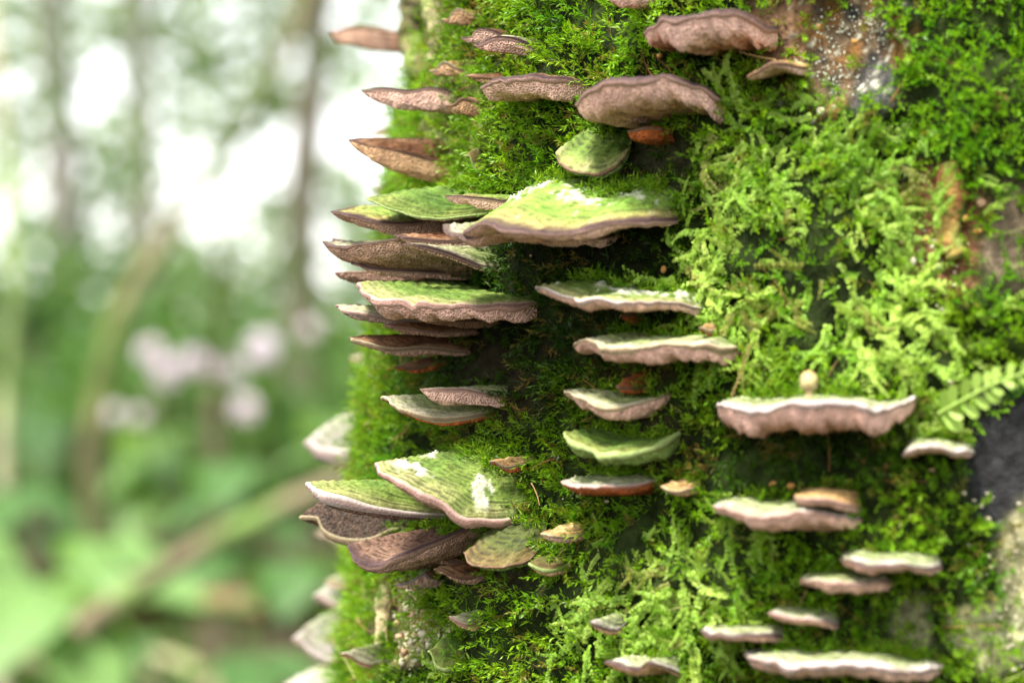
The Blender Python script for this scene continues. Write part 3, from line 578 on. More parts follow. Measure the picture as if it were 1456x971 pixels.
br('small cream bracket with plum underside, fifth of the middle column', [(798, 688), (825, 690), (860, 694), (895, 692), (933, 683)], [(840, 675), (920, 672)], 702, .017, 'white', 'mauve', 'rust', lip=.0012)
br('orange yellow crumbly bracket right of the small cream one', [(940, 690), (960, 696), (982, 694), (1002, 690)], 676, 698, .012, 'tan', 'cream', 'tan')
# --- right side
br('wide white topped bracket with the round button mushroom on it', [(1020, 571), (1045, 576), (1080, 583), (1110, 572), (1150, 568), (1190, 568), (1220, 574), (1245, 583), (1275, 576), (1306, 564)], [(1080, 563), (1160, 558), (1250, 568)], [(1060, 590), (1110, 606), (1200, 606), (1260, 588)], .022, 'white', 'white', 'mauve', lip=.0048, e=.0009)
br('small mauve white shelf beside the dark bare bark', [(1283, 645), (1300, 632), (1330, 630), (1360, 637), (1384, 638)], [(1300, 616), (1370, 628)], 642, .014, 'white', 'white', 'mauve', lip=.001)
br('notched shelf with drooping mauve corner, lower right', [(1015, 717), (1045, 722), (1075, 730), (1110, 728), (1150, 730), (1190, 736), (1228, 742)], [(1070, 700), (1150, 702), (1210, 722)], [(1040, 738), (1120, 734), (1190, 762), (1228, 744)], .021, 'white', 'mauve', 'mauve', lip=.0022)
br('tan bracket peeping out behind the notched shelf', [(1130, 705), (1165, 702), (1200, 712), (1228, 720)], 690, 716, .018, 'tan', 'mauve', 'mauve')
br('pale domed shelf with striped rim, lower right, upper of two', [(1196, 795), (1225, 801), (1260, 800), (1300, 799), (1340, 805)], [(1230, 784), (1300, 786)], 802, .019, 'white', 'plum', 'mauve', lip=.0014, dome=.001)
br('smaller pinkish shelf tucked under the pale domed one', [(1138, 824), (1170, 829), (1210, 830), (1240, 829), (1271, 826)], [(1170, 808), (1250, 810)], 834, .016, 'pale', 'mauve', 'mauve', lip=.0016)
br('small white lens shaped shelf above the longest bottom right shelf', [(1093, 868), (1120, 876), (1155, 880), (1194, 881)], [(1110, 858), (1180, 862)], 880, .014, 'white', 'mauve', 'mauve', lip=.001)
br('thin white shelf left of the lens shaped one, with violet tip', [(997, 891), (1030, 899), (1070, 902), (1123, 906)], [(1030, 884), (1110, 884)], 904, .015, 'white', 'plum', 'mauve', lip=.001)
br('longest white wavy shelf along the bottom right', [(1062, 926), (1090, 934), (1130, 944), (1180, 946), (1230, 944), (1280, 950), (1340, 946)], [(1100, 918), (1230, 922), (1310, 932)], 952, .022, 'white', 'white', 'mauve', lip=.002, e=.0011)
br('little triangular cream bracket, lower middle', [(838, 884), (855, 892), (875, 896), (891, 886)], 866, 896, .012, 'white', 'plum', 'tan', lip=.001)
br('pair lobed cream shelf with dark lip at the bottom middle', [(860, 938), (885, 948), (905, 950), (918, 940), (945, 944), (973, 955)], [(890, 926), (950, 930)], 952, .017, 'white', 'plum', 'tan', lip=.001)
# --- the big cluster lower left
br('big green cap streaked with white lichen, sloping to a white tip, lower left cluster', [(535, 656), (560, 676), (592, 694), (625, 712), (650, 730), (680, 738), (715, 738), (748, 728)], [(600, 660), (660, 646), (705, 642)], 716, .031, 'green', 'mauve', 'brown', lip=.0016, e=.0015, white=.25, crust=1800, zones=1.4, dome=.0012, rootw=.6)
br('green shelf with long white rim underneath the big green cap', [(437, 688), (455, 698), (490, 706), (525, 719), (560, 727), (600, 731), (652, 734)], [(520, 676), (650, 694)], 724, .037, 'green', 'white', 'dark', lip=.0016, e=.0016, dome=.001)
br('dark brown bracket with a rough toothed face, folded under the white rimmed shelf', [(428, 734), (433, 748), (450, 758), (480, 765), (515, 764), (552, 750)], [(500, 700), (620, 716)], 770, .034, 'cocoa', 'cream', 'dark', lip=.001, puff=.0048, dome=.001, lobes=.01, e=.0011, capmat=M_TOOTH)
br('pale green bracket behind the dark toothed one', [(448, 756), (470, 768), (495, 772), (525, 768)], 750, 776, .022, 'pale', 'cream', 'pale', lip=.002)
br('zoned brown curled bracket at the bottom of the cluster', [(496, 776), (508, 796), (535, 803), (560, 790), (580, 780), (610, 768), (650, 752), (682, 738)], [(560, 756), (680, 740)], 776, .030, 'cocoa', 'plum', 'brown', zones=1.6, e=.0014, lip=.0014)
br('narrow dark red shelf below the zoned curled bracket', [(565, 786), (590, 789), (620, 792), (647, 800)], 768, 792, .020, 'brown', 'mauve', 'brown', zones=1.6)
br('olive green shell shaped bracket hanging right of the dark hollow', [(660, 783), (675, 799), (710, 804), (745, 796), (768, 775), (776, 750)], [(680, 740), (770, 738)], 770, .016, 'olive', 'brown', 'green', zones=1.4, rootw=.65, dome=.003)
br('small tan bracket with brown stripes right of the olive shell', [(770, 755), (790, 759), (812, 760), (831, 755)], 736, 760, .012, 'tan', 'cream', 'mauve')
br('little green lobe under the right side of the olive shell', [(752, 798), (770, 806), (795, 806), (812, 796)], 776, 800, .010, 'olive', 'green', 'tan')
br('small zoned brown lip below the olive shell', [(617, 806), (640, 816), (665, 818), (683, 812)], 796, 816, .016, 'brown', 'brown', 'brown', zones=2)
br('curled brown scrap left of the small zoned lip', [(563, 828), (580, 822), (600, 812), (612, 822)], 808, 828, .013, 'brown', 'white', 'mauve')
br('tiny orange tan bracket beside the white tip of the big green cap', [(697, 656), (715, 664), (739, 660)], 648, 664, .012, 'tan', 'tan' if 'tan' in MARG else 'cream', 'rust')
br('blurred white bracket poking left above the lower cluster', [(438, 622), (455, 634), (485, 638), (514, 634)], [(470, 590), (514, 596)], 634, .018, 'ivory', 'white', 'pale', puff=.0022, e=.0022, lobes=.02, dome=.003)
br('blurred cream bracket on the left edge, upper of a close pair', [(462, 824), (480, 830), (506, 830)], 808, 830, .013, 'pale', 'cream', 'tan', dome=.002)
br('blurred pinkish white bracket on the left edge, lower of a close pair', [(449, 842), (470, 852), (506, 860)], 826, 856, .016, 'ivory', 'white', 'pale', puff=.0022, e=.0022, lobes=.02, dome=.002)
br('blurred bright white bracket near the bottom left of the trunk', [(417, 908), (436, 924), (465, 936), (488, 934)], [(450, 884), (488, 886)], 930, .020, 'ivory', 'white', 'white' if 'white' in PORE else 'pale', puff=.0022, e=.0022, lobes=.02, dome=.004)
br('cream tongue with brown lip right of the bright white blurred bracket', [(484, 928), (505, 940), (525, 944), (542, 942)], 916, 942, .014, 'pale', 'brown', 'tan', dome=.0015)
br('pale bracket cut off by the bottom edge, at the trunk foot', [(408, 966), (440, 978), (480, 984), (524, 978)], [(470, 952), (524, 958)], 984, .024, 'ivory', 'white', 'pale', puff=.0022, e=.0022, lobes=.02, dome=.003)
br('green rounded lobe pressed flat on the moss, bottom left', [(609, 925), (618, 944), (635, 950), (655, 938), (667, 912)], [(625, 882), (665, 880)], 918, .011, 'deep', 'green', 'green', rootw=.7, dome=.002)
br('crumbling little bracket with mauve lip above the green lobe', [(640, 876), (655, 884), (672, 886), (692, 878)], 865, 884, .011, 'pale', 'mauve', 'tan')
br('blurred little cream stub on the mossy left edge', [(497, 508), (508, 516), (522, 520)], 498, 518, .010, 'pale', 'cream', 'tan')
br('orange nub at the right end of the middle column shelf tops', [(996, 466), (1008, 470), (1020, 466)], 455, 472, .010, 'tan', 'cream', 'rust')

# ------------------------------------------------------------------ lichen granules and bark crumbs on the trunk
def crumbs(spots, n, r, colr, name='lichen_crust'):
    pts = []
    for cx, cy, sx, sy in spots:
        for _ in range(n):
            x, y = random.gauss(cx, sx), random.gauss(cy, sy); t, z = pix(x, y); pts.append(surf(np.array(t), z, random.uniform(.001, .0032)))
    pts = np.array(pts) - np.array(tree_loc)
    o = link(name, blobs(pts, rng.uniform(*r, len(pts)), colr), M_CRUST, mossy); o['kind'] = 'stuff'
crumbs([(1190, 120, 30, 22), (1215, 30, 30, 20), (1180, 70, 16, 30), (1255, 45, 14, 16)], 130, (.00007, .00024), (.46, .48, .38))
crumbs([(590, 870, 20, 30), (630, 895, 14, 26), (585, 920, 16, 26), (640, 870, 24, 7)], 150, (.0002, .0006), (.46, .42, .27))
crumbs([(1320, 370, 30, 25), (1370, 440, 25, 25), (1430, 860, 22, 60), (1380, 740, 14, 14)], 60, (.0002, .0006), (.42, .38, .27))
crumbs([(800, 880, 18, 10), (820, 690, 8, 10), (690, 645, 18, 6), (1110, 690, 14, 6), (850, 775, 5, 8)], 55, (.0002, .0006), (.46, .42, .25))
for (x, y, r, c) in [(1330, 300, 8, 0), (1347, 288, 8, 1), (1337, 315, 9, 0), (1268, 338, 9, 2), (1285, 345, 7, 2), (1300, 372, 8, 1), (1318, 342, 7, 0), (1352, 335, 9, 1), (1362, 352, 8, 1), (1345, 356, 9, 2),
                     (1374, 312, 8, 0), (1390, 330, 7, 0), (1332, 380, 9, 1), (1358, 438, 7, 1), (1342, 440, 6, 1), (1395, 290, 8, 2), (990, 300, 5, 2), (1005, 268, 6, 2), (1020, 262, 5, 2), (765, 364, 4, 2),
                     (1218, 62, 8, 0), (1168, 40, 6, 0), (1040, 92, 9, 2), (1048, 110, 7, 2), (950, 82, 7, 0), (1170, 160, 7, 1), (1345, 500, 8, 2), (1352, 545, 8, 1), (858, 774, 6, 0), (868, 712, 5, 1),
                     (570, 850, 9, 1), (583, 862, 11, 1), (600, 872, 8, 2), (622, 868, 9, 1), (633, 858, 7, 1), (650, 872, 8, 1), (672, 876, 8, 2), (612, 900, 9, 1), (600, 912, 8, 1), (575, 905, 10, 2), (590, 925, 9, 2), (618, 915, 7, 1), (585, 940, 8, 1), (578, 825, 6, 1), (652, 120, 6, 2), (945, 383, 7, 0), (575, 885, 10, 2), (606, 855, 9, 2), (592, 838, 6, 1), (1110, 688, 9, 0), (1130, 690, 8, 0), (1290, 605, 6, 1), (1325, 668, 7, 2), (1370, 700, 6, 1)]:
    t, z = pix(x, y); p = surf(np.array(t), z, .0042) - np.array(tree_loc)
    V = _ico * (r * K * .45) * rng.uniform(.75, 1.2, (12, 1)) * rng.uniform(.7, 1.25, (1, 3))
    me = raw_mesh('bark_crumb', V, _icf, np.broadcast_to([(.34, .17, .05), (.44, .40, .28), (.38, .24, .15)][c], (12, 3)))
    o = link('bark_crumb', me, M_CRUST, mossy, tuple(p)); md = o.modifiers.new('soft', 'SUBSURF'); md.levels = md.render_levels = 2

# dead stalks, needles and shreds caught in the moss
VV, FF, CC, o_ = [], [], [], 0
for i in range(230):
    t, z = rng.uniform(-.25, 1.4), CH + rng.uniform(-.17, .17); p0 = surf(np.array(t), z, .0045 + random.uniform(0, .003)); nn = dirn(np.array(t)); ta = np.array([math.cos(t), -math.sin(t), 0]); a_ = rng.uniform(0, 2 * PI)
    d = ta * math.cos(a_) + np.array([0, 0, math.sin(a_)]) + nn * rng.uniform(-.1, .35); L = rng.uniform(.003, .010); b = rng.normal(0, .35, 3)
    pts = np.array([p0 + d * L * u + b * L * u * u for u in np.linspace(0, 1, 7)]); V, F = tube(pts, np.linspace(.00016, .00007, 7) * rng.uniform(.7, 1.6), 4)
    VV.append(V); FF.append(F + o_); o_ += len(V); CC.append(np.broadcast_to([(.17, .08, .03), (.26, .17, .07), (.10, .05, .02), (.22, .22, .08)][rng.integers(0, 4)], V.shape))
tag(link('moss_litter', raw_mesh('moss_litter', np.concatenate(VV), np.concatenate(FF), np.concatenate(CC)), M_CRUST), 'fine brown dead stalks and shreds caught in the moss carpet', 'litter', kind='stuff')

# ------------------------------------------------------------------ button mushroom, water drop, free standing frond
bt = empty('button_mushroom', tuple(unproj(1150, 562, .428)), 'tiny cream button mushroom standing upright on the wide white bracket', 'mushroom')
def lathe(prof, seg=20):
    prof = np.array(prof); an = np.linspace(0, 2 * PI, seg, endpoint=False)
    V = np.stack([prof[:, 0][:, None] * np.cos(an), prof[:, 0][:, None] * np.sin(an), np.broadcast_to(prof[:, 1][:, None], (len(prof), seg))], -1).reshape(-1, 3)
    i = np.arange(len(prof) - 1)[:, None]; j = np.arange(seg)[None]
    return V, np.stack([i * seg + j, i * seg + (j + 1) % seg, (i + 1) * seg + (j + 1) % seg, (i + 1) * seg + j], -1).reshape(-1, 4)
V, F = lathe([(.0000, .0007), (.0011, .0009), (.0017, .0018), (.0018, .0028), (.0016, .0038), (.0010, .0046), (.0004, .0049), (0, .005)])
V = V * [1, 1, 1] + .00008 * rng.normal(0, 1, V.shape) * 0
cc = mixc(np.broadcast_to([.36, .29, .13], V.shape), np.broadcast_to([.26, .15, .05], V.shape), ss(.0042, .0049, V[:, 2]))
link('cap', raw_mesh('cap', V, F, cc), M_CAP, bt)
V, F = lathe([(.0007, -.0022), (.0006, -.0008), (.0007, .0009), (.0000, .0010)], 14)
link('stem', raw_mesh('stem', V, F, np.broadcast_to([.55, .42, .2], V.shape)), M_CAP, bt)
V, F = lathe([(0, -.0011), (.0006, -.0009), (.001, -.0003), (.0009, .0004), (.0005, .0010), (0, .0013)], 24)
mw = bpy.data.materials.new('water'); mw.use_nodes = True; b_ = mw.node_tree.nodes['Principled BSDF']
b_.inputs['Transmission Weight'].default_value = 1; b_.inputs['IOR'].default_value = 1.33; b_.inputs['Roughness'].default_value = .02
t_, z_ = pix(807, 648); o = link('water_drop', raw_mesh('water_drop', V, F), mw, None, tuple(surf(np.array(t_), z_, .0065)))
tag(o, 'clear water drop hanging in the moss left of the green crescent bracket', 'water drop')
# the pale frond reaching over the dark bark
fr = empty('liverwort_frond', tuple(unproj(1335, 585, .432)), 'single pale green feathery frond reaching right over the dark bare bark', 'plant')
fp = curve_pts([unproj(1335, 588, .434), unproj(1375, 566, .428), unproj(1415, 545, .424), unproj(1462, 528, .421)], 24) - np.array(fr.location)
V, F = tube(fp, np.linspace(.0005, .00025, 24), 8); link('stem', raw_mesh('stem', V, F, np.broadcast_to([.3, .42, .1], V.shape)), M_FROND, fr)
an = np.linspace(0, 2 * PI, 14, endpoint=False)
lobe = np.array([[0, 0, 0]] + [[.5 + .5 * math.cos(a_), .23 * math.sin(a_) * (1 + .45 * math.cos(a_)), -.12 * (.5 + .5 * math.cos(a_)) ** 2] for a_ in an])
lf = np.array([[0, 1 + i, 1 + (i + 1) % 14] for i in range(14)])
lme = raw_mesh('leaflet', lobe, lf, np.broadcast_to([.25, .37, .07], lobe.shape)); lme.materials.append(M_FROND)
for i in range(8):
    for sg in (1, -1):
        k_ = int(1 + i * 2.75 + (sg < 0)); p = fp[k_]; d = Vector(fp[min(k_ + 1, 23)] - fp[k_]).normalized(); nrmv = Vector((0, -1, .25)).normalized(); sv = d.cross(nrmv).normalized() * sg
        x = (sv * .8 + d * .6 + nrmv * random.uniform(-.35, .35)).normalized(); yv = nrmv.cross(x).normalized(); zv = x.cross(yv)
        o = bpy.data.objects.new('leaflet', lme); COL.objects.link(o); o.parent = fr; o.location = p
        from mathutils import Matrix
        o.rotation_euler = Matrix((x, yv, zv)).transposed().to_euler()
        o.scale = (random.uniform(.0036, .0050) * (1.15 - .07 * i),) * 3

# ------------------------------------------------------------------ forest floor
gx = np.concatenate([-np.geomspace(300, .5, 50), np.linspace(-.4, .4, 9), np.geomspace(.5, 300, 50)])
gy = np.concatenate([-np.geomspace(60, .5, 24), np.linspace(-.4, 12, 70), np.geomspace(12.3, 500, 40)])
X, Y = np.meshgrid(gx, gy, indexing='ij'); Zg = .06 * fbm(X * .7, Y * .7, 0, 91) * ss(.5, 3, np.hypot(X, Y)) + .02 * fbm(X * 3, Y * 3, 0, 92) - .02
def ground_z(x, y): return float(.06 * fbm(x * .7, y * .7, 0, 91) * ss(.5, 3, np.hypot(x, y)) + .02 * fbm(x * 3, y * 3, 0, 92) - .02)
n1 = fbm(X * 1.3, Y * 1.3, 0, 93)
Cg = mixc(np.broadcast_to([.035, .024, .015], X.shape + (3,)), np.broadcast_to([.025, .05, .012], X.shape + (3,)), ss(-.1, .4, n1))
g = link('forest_floor', raw_mesh('forest_floor', np.stack([X, Y, Zg], -1).reshape(-1, 3), grid_faces(len(gx), len(gy)), Cg.reshape(-1, 3)), M_GROUND); g['kind'] = 'structure'
tag(g, 'brown leaf littered forest floor, far out of focus', 'ground')

def leaf_cloud(name, ctr, size, n, L, col1, col2, parent=None, origin=(0, 0, 0), mt=None, flat=.5):
    """leaves, each a folded rounded blade of four faces, gathered in clumps"""
    ctr = np.asarray(ctr, float); size = np.asarray(size, float)
    nc = max(3, n // 28); cl = nrm(rng.normal(0, 1, (nc, 3))) * rng.random((nc, 1)) ** .4 * size + ctr
    P0 = cl[rng.integers(0, nc, n)] + rng.normal(0, 1, (n, 3)) * size * .13
    d = nrm(rng.normal(0, 1, (n, 3)) * [1, 1, flat]); w = nrm(np.cross(d, rng.normal(0, .35, (n, 3)) + [0, 0, 1]))
    return blades(name, P0, d, w, rng.uniform(*L, n), .55, col1, col2, parent, origin, mt)
def blades(name, P0, d, w, ll, ratio, col1, col2, parent, origin, mt):
    n = len(P0); ll = ll[:, None]; ww = ll * ratio * .5; N = np.cross(d, w)
    pts = [P0, P0 + d * ll * .3 + w * ww * .9 + N * ww * .25, P0 + d * ll * .65 + w * ww * .8 + N * ww * .2, P0 + d * ll - N * ll * .15, P0 + d * ll * .65 - w * ww * .8 + N * ww * .2, P0 + d * ll * .3 - w * ww * .9 + N * ww * .25]
    V = np.stack(pts, 1).reshape(-1, 3) - np.asarray(origin); B = np.arange(n * 6).reshape(-1, 6)
    F = np.concatenate([B[:, [0, 1, 2, 3]], B[:, [0, 3, 4, 5]]])
    c = np.repeat(mixc(np.broadcast_to(col1, (n, 3)), np.broadcast_to(col2, (n, 3)), rng.random(n)), 6, 0)
    return link(name, raw_mesh(name, V, F, c, False), mt or M_TWIGLEAF, parent)

def bgtree(name, label, pts, r0, r1, crown=(), bark=(.16, .14, .10), cat='tree', group='trees in the blurred background', leaf=(.05, .09), cols=((.05, .14, .015), (.12, .22, .035))):
    pts = np.array(pts, float); org = pts[0].copy()
    e_ = empty(name, tuple(org), label, cat, group)
    P_ = curve_pts(pts, 40); R_ = np.linspace(r0, r1, 40); V, F = tube(P_ - org, R_, 14, .18, int(abs(org[0]) * 100))
    nn_ = fbm(V[:, 0] * 12, V[:, 1] * 12, V[:, 2] * 4, 5); c = mixc(np.broadcast_to(bark, V.shape), np.broadcast_to(np.array(bark) * [.5, .75, .4], V.shape), ss(-.2, .4, nn_))
    link('trunk', raw_mesh('trunk', V, F, c), M_BARK2, e_)
    for (cx, cy, cz, sx, sy, sz, n) in crown:
        q = P_[np.argmin(abs(P_[:, 2] - (cz - sz * .4)))]
        bp_ = curve_pts([q, (q + np.array([cx, cy, cz])) / 2 + [0, 0, .1], [cx, cy, cz]], 8)
        V, F = tube(bp_ - org, np.linspace(r1 * .6, r1 * .2, 8), 7); link('limb', raw_mesh('limb', V, F, np.broadcast_to(bark, V.shape)), M_BARK2, e_)
        leaf_cloud('crown', (cx, cy, cz), (sx, sy, sz), n, leaf, cols[0], cols[1], e_, org)
    return e_
def U(px, py, y): return tuple(unproj(px, py, y))
def foot(px, y): x = (px - 728) * K * y; return (x, y, ground_z(x, y))
# trunks that read in the picture
bgtree('sapling', 'thin sapling bending right from low left to the top, nearest blurred stem', [foot(128, 2.9), U(130, 720, 2.9), U(135, 590, 2.9), U(165, 460, 2.95), U(215, 370, 3.0), U(290, 260, 3.05), U(350, 170, 3.1), U(425, 20, 3.15), U(520, -260, 3.2), U(560, -500, 3.3)], 0.016, .010,
       [(-.9, 3.3, 2.2, .7, .5, .4, 500)], (.11, .10, .05))
bgtree('sapling', 'short thin brown stem rising behind the broad leaves, left of the trunk', [foot(300, 3.6), U(305, 700, 3.6), U(303, 560, 3.6), U(318, 440, 3.6), U(312, 330, 3.6)], .014, .006, [], (.16, .12, .08))
bgtree('forest_tree', 'grey trunk standing closest to the mossy tree in the background', [foot(425, 7.5), U(428, 500, 7.5), U(432, 250, 7.5), U(450, 60, 7.5), U(455, -300, 7.5), U(440, -900, 7.5)], .07, .045,
       [(-.9, 7.2, 3.6, 1.2, 1, .8, 900)], (.11, .095, .07))
bgtree('forest_tree', 'grey trunk at the far upper left of the background', [foot(80, 9), U(84, 500, 9), U(88, 250, 9), U(75, 50, 9), U(70, -300, 9), U(90, -800, 9)], .085, .06,
       [(-2.2, 9, 4.4, 1.3, 1, .9, 900)], (.16, .15, .13))
bgtree('sapling', 'pale slim stem at the left border of the photo', [foot(-4, 2.6), U(5, 640, 2.6), U(14, 520, 2.6), U(22, 400, 2.6), U(8, 200, 2.65), U(-30, -100, 2.7)], .011, .007, [(-1.0, 2.7, 1.9, .5, .4, .3, 300)], (.3, .28, .18))
bgtree('forest_tree', 'slender trunk between the far left tree and the bending sapling', [foot(215, 12), U(210, 400, 12), U(205, 150, 12), U(195, -100, 12), U(200, -500, 12)], .07, .05,
       [(-2.2, 12, 4.6, 1.4, 1, 1, 800)], (.2, .19, .16))
for i, (x, y, r) in enumerate([(-5.2, 8, .14), (-4.4, 13, .18), (-6.5, 15, .2), (-2.9, 16, .12), (3.2, 9, .13), (5.1, 12, .16), (6.4, 8, .15), (1.5, 14, .14), (-8, 11, .16), (8.5, 14, .2), (-.3, 18, .15), (.9, 8, .1), (4.2, 18, .17), (-3.3, 5.2, .05), (2.4, 5.5, .06)]):
    if y > 0:
        lab = ['stout trunk far to the left in the blurred wood', 'dark trunk deep in the wood on the left', 'broad trunk deep in the wood, far left', 'slim far trunk seen through the leaf gaps', 'trunk hidden behind the mossy tree, near', 'trunk behind the mossy tree, mid distance', 'trunk well right of the mossy tree', 'far trunk behind the mossy tree', 'trunk at the left margin of the wood', 'big trunk at the right margin of the wood', 'distant trunk left of the mossy tree edge', 'slim trunk right behind the mossy tree', 'distant trunk behind to the right', 'thin young tree at the left of the wood', 'thin young tree right of the mossy tree'][i]
        bgtree('forest_tree', lab, [(x, y, ground_z(x, y)), (x + .1, y, 1.5), (x + .05, y, 3.5), (x - .2, y + .1, 6.5)], r, r * .6, [(x, y, 5.6, 1.6, 1.4, 1.2, 500)], (.14, .13, .11), leaf=(.08, .13))
# leafy understorey and hanging foliage that break the sky into gaps
und = 0
def bush(label, c, s, n, L, c1, c2, stem=True):
    x, y = c[0], c[1]; e_ = empty('bush', (x, y, ground_z(x, y)), label, 'bush', 'blurred bushes in the background'); org = np.array(e_.location)
    leaf_cloud('foliage', c, s, n, L, c1, c2, e_, org)
    for k_ in range(3):
        a_ = k_ * 2.1; tp = np.array(c) + np.array([math.cos(a_) * s[0] * .5, math.sin(a_) * s[1] * .5, s[2] * .2]); P_ = curve_pts([org, (org + tp) / 2 + [0, 0, .1], tp], 8) - org
        V, F = tube(P_, np.linspace(.012, .004, 8), 6); link('stem', raw_mesh('stem', V, F, np.broadcast_to([.12, .1, .06], V.shape)), M_BARK2, e_)
G1, G2 = (.03, .085, .015), (.085, .17, .035)
for k_, (px_, py_, y_, sx, sy, sz, n, L) in enumerate([
        (60, 500, 6.5, .42, .4, .26, 420, (.06, .1)), (230, 560, 5.5, .4, .35, .20, 420, (.05, .09)), (420, 590, 6.0, .42, .4, .24, 420, (.06, .09)),
        (120, 420, 9, .8, .6, .42, 420, (.07, .11)), (430, 470, 10, .5, .6, .45, 300, (.07, .11)), (-150, 480, 7, .7, .5, .5, 420, (.06, .1)),
        (620, 520, 8, .7, .5, .5, 360, (.07, .1)), (1100, 520, 6, .9, .5, .6, 420, (.07, .1)), (1600, 500, 7, 1., .6, .6, 420, (.07, .1)), (-500, 520, 6, .8, .6, .5, 420, (.07, .1)), (300, 660, 4.2, .3, .3, .12, 300, (.04, .07)), (20, 640, 4.5, .3, .3, .16, 300, (.05, .08))]):
    lab = ['rounded bush at the left border at mid height', 'low leafy bush left of the bending sapling top', 'bush right of centre in the blurred green band', 'broader pale bush farther back on the left', 'far bush beside the grey trunk', 'bush outside the left border', 'bush just behind the mossy trunk edge', 'wide bush hidden behind the mossy trunk', 'wide bush to the right behind the trunk', 'large bush well to the left', 'low ground bush above the fallen branch', 'small dark bush low at the left border'][k_]
    bush(lab, U(px_, py_, y_), (sx, sy, sz), n, L, G1, G2)
# far-off wood: leaf masses at two distances, pierced by openings through which the sky shows
def canopy(name, label, y0, y1, n, hw, top, L, holes, hr, c1, c2, dens, seed):
    r = np.random.default_rng(seed)
    yy = r.uniform(y0, y1, n); xx = r.uniform(-hw, hw, n) - .8; hh = r.random(n) ** 1.15 * top
    keep = (fbm(xx * .8, hh * .8, yy * .1, seed) + dens(hh)) > 0
    # openings stand apart from each other, as between separate boughs
    sp_ = hr[2]; gxx, gzz = np.meshgrid(np.arange(-hw, hw, sp_), np.arange(.6, top * 1.05, sp_)); m_ = gxx.size
    cx = gxx.ravel() + r.uniform(-.36, .36, m_) * sp_ - .8; cz = gzz.ravel() + r.uniform(-.36, .36, m_) * sp_; cr = hr[0] + (hr[1] - hr[0]) * r.random(m_) ** 2
    big = fbm(cx * .9, cz * .9, 0, seed + 5) > .0; cr = np.where(big, cr * 1.55, cr)
    ok = (cz > .8 + r.random(m_) ** 2 * .7) & (r.random(m_) < holes); cx, cz, cr = cx[ok], cz[ok], cr[ok]
    for a_, b_, q in zip(cx, cz, cr): keep &= ((xx - a_) ** 2 + (hh - b_) ** 2) > q * q
    xx, yy, hh = xx[keep], yy[keep], hh[keep]; n = len(xx)
    d = nrm(r.normal(0, 1, (n, 3)) * [1, .6, .7]); w = nrm(np.cross(d, r.normal(0, 1, (n, 3))))
    o = blades(name, np.column_stack([xx, yy, hh]), d, w, r.uniform(*L, n), .6, c1, c2, None, (0, 0, 0), M_TWIGLEAF)
    tag(o, label, 'foliage', kind='stuff')
canopy('distant_foliage', 'distant light green foliage full of bright sky gaps, out of focus', 15, 16.5, 70000, 11, 8.5, (.12, .2), .93, (.085, .165, .30), (.10, .18, .055), (.21, .30, .11), lambda h: 1.2 - .09 * h, 101)
canopy('hanging_foliage', 'airy sprays of leaves hanging between the background trunks, out of focus', 8.5, 9.3, 2400, 5.5, 4.6, (.07, .13), .85, (.05, .14, .26), (.08, .16, .03), (.17, .26, .07), lambda h: .0 - .1 * h + .5 * (h < 1.0), 202)

# broad-leaved plants near the ground on the left: stem and single leaves
def leaf_mesh():
    nu, nv = 11, 9; u = np.linspace(0, 1, nu)[:, None]; v = np.linspace(-1, 1, nv)[None]
    wid = .42 * np.sin(PI * u ** .8) ** .8 * (1 - .25 * u); x = u + 0 * v; y = v * wid
    z = -.35 * u ** 2 + .25 * abs(v) * wid + .012 * np.sin(u * 40) * abs(v)
    V = np.stack([x, y, np.broadcast_to(z, x.shape)], -1).reshape(-1, 3)
    me = raw_mesh('leaf', V, grid_faces(nu, nv), np.broadcast_to([.055, .125, .03], V.shape)); me.materials.append(M_LEAF); return me
LM = leaf_mesh()
LM2 = LM.copy(); c4 = np.tile([.12, .22, .06, 1.0], (len(LM2.vertices), 1)).astype(np.float32); LM2.color_attributes['Col'].data.foreach_set('color', c4.ravel())
def plant(label, px_, py_, y_, nl, size, me):
    top_ = np.array(U(px_, py_, y_)); f = np.array([top_[0] + random.uniform(-.05, .05), y_ + .03, 0.]); f[2] = ground_z(f[0], f[1])
    e_ = empty('broad_leaved_plant', tuple(f), label, 'plant', 'broad leaved plants on the forest floor')
    P_ = curve_pts([f, (f + top_) / 2 + [.02, .0, 0], top_], 10) - f; V, F = tube(P_, np.linspace(.004, .0022, 10), 7); link('stem', raw_mesh('stem', V, F, np.broadcast_to([.16, .2, .06], V.shape)), M_BARK2, e_)
    for i in range(nl):
        o_ = bpy.data.objects.new('leaf', me); COL.objects.link(o_); o_.parent = e_
        k_ = 9 - min(i // 3, 4) * 1; o_.location = P_[k_]
        a_ = i * 2.4 + random.uniform(-.3, .3); o_.rotation_euler = (random.uniform(-.35, .35), random.uniform(-.15, .45), a_); s_ = size * random.uniform(.75, 1.1); o_.scale = (s_, s_, s_)
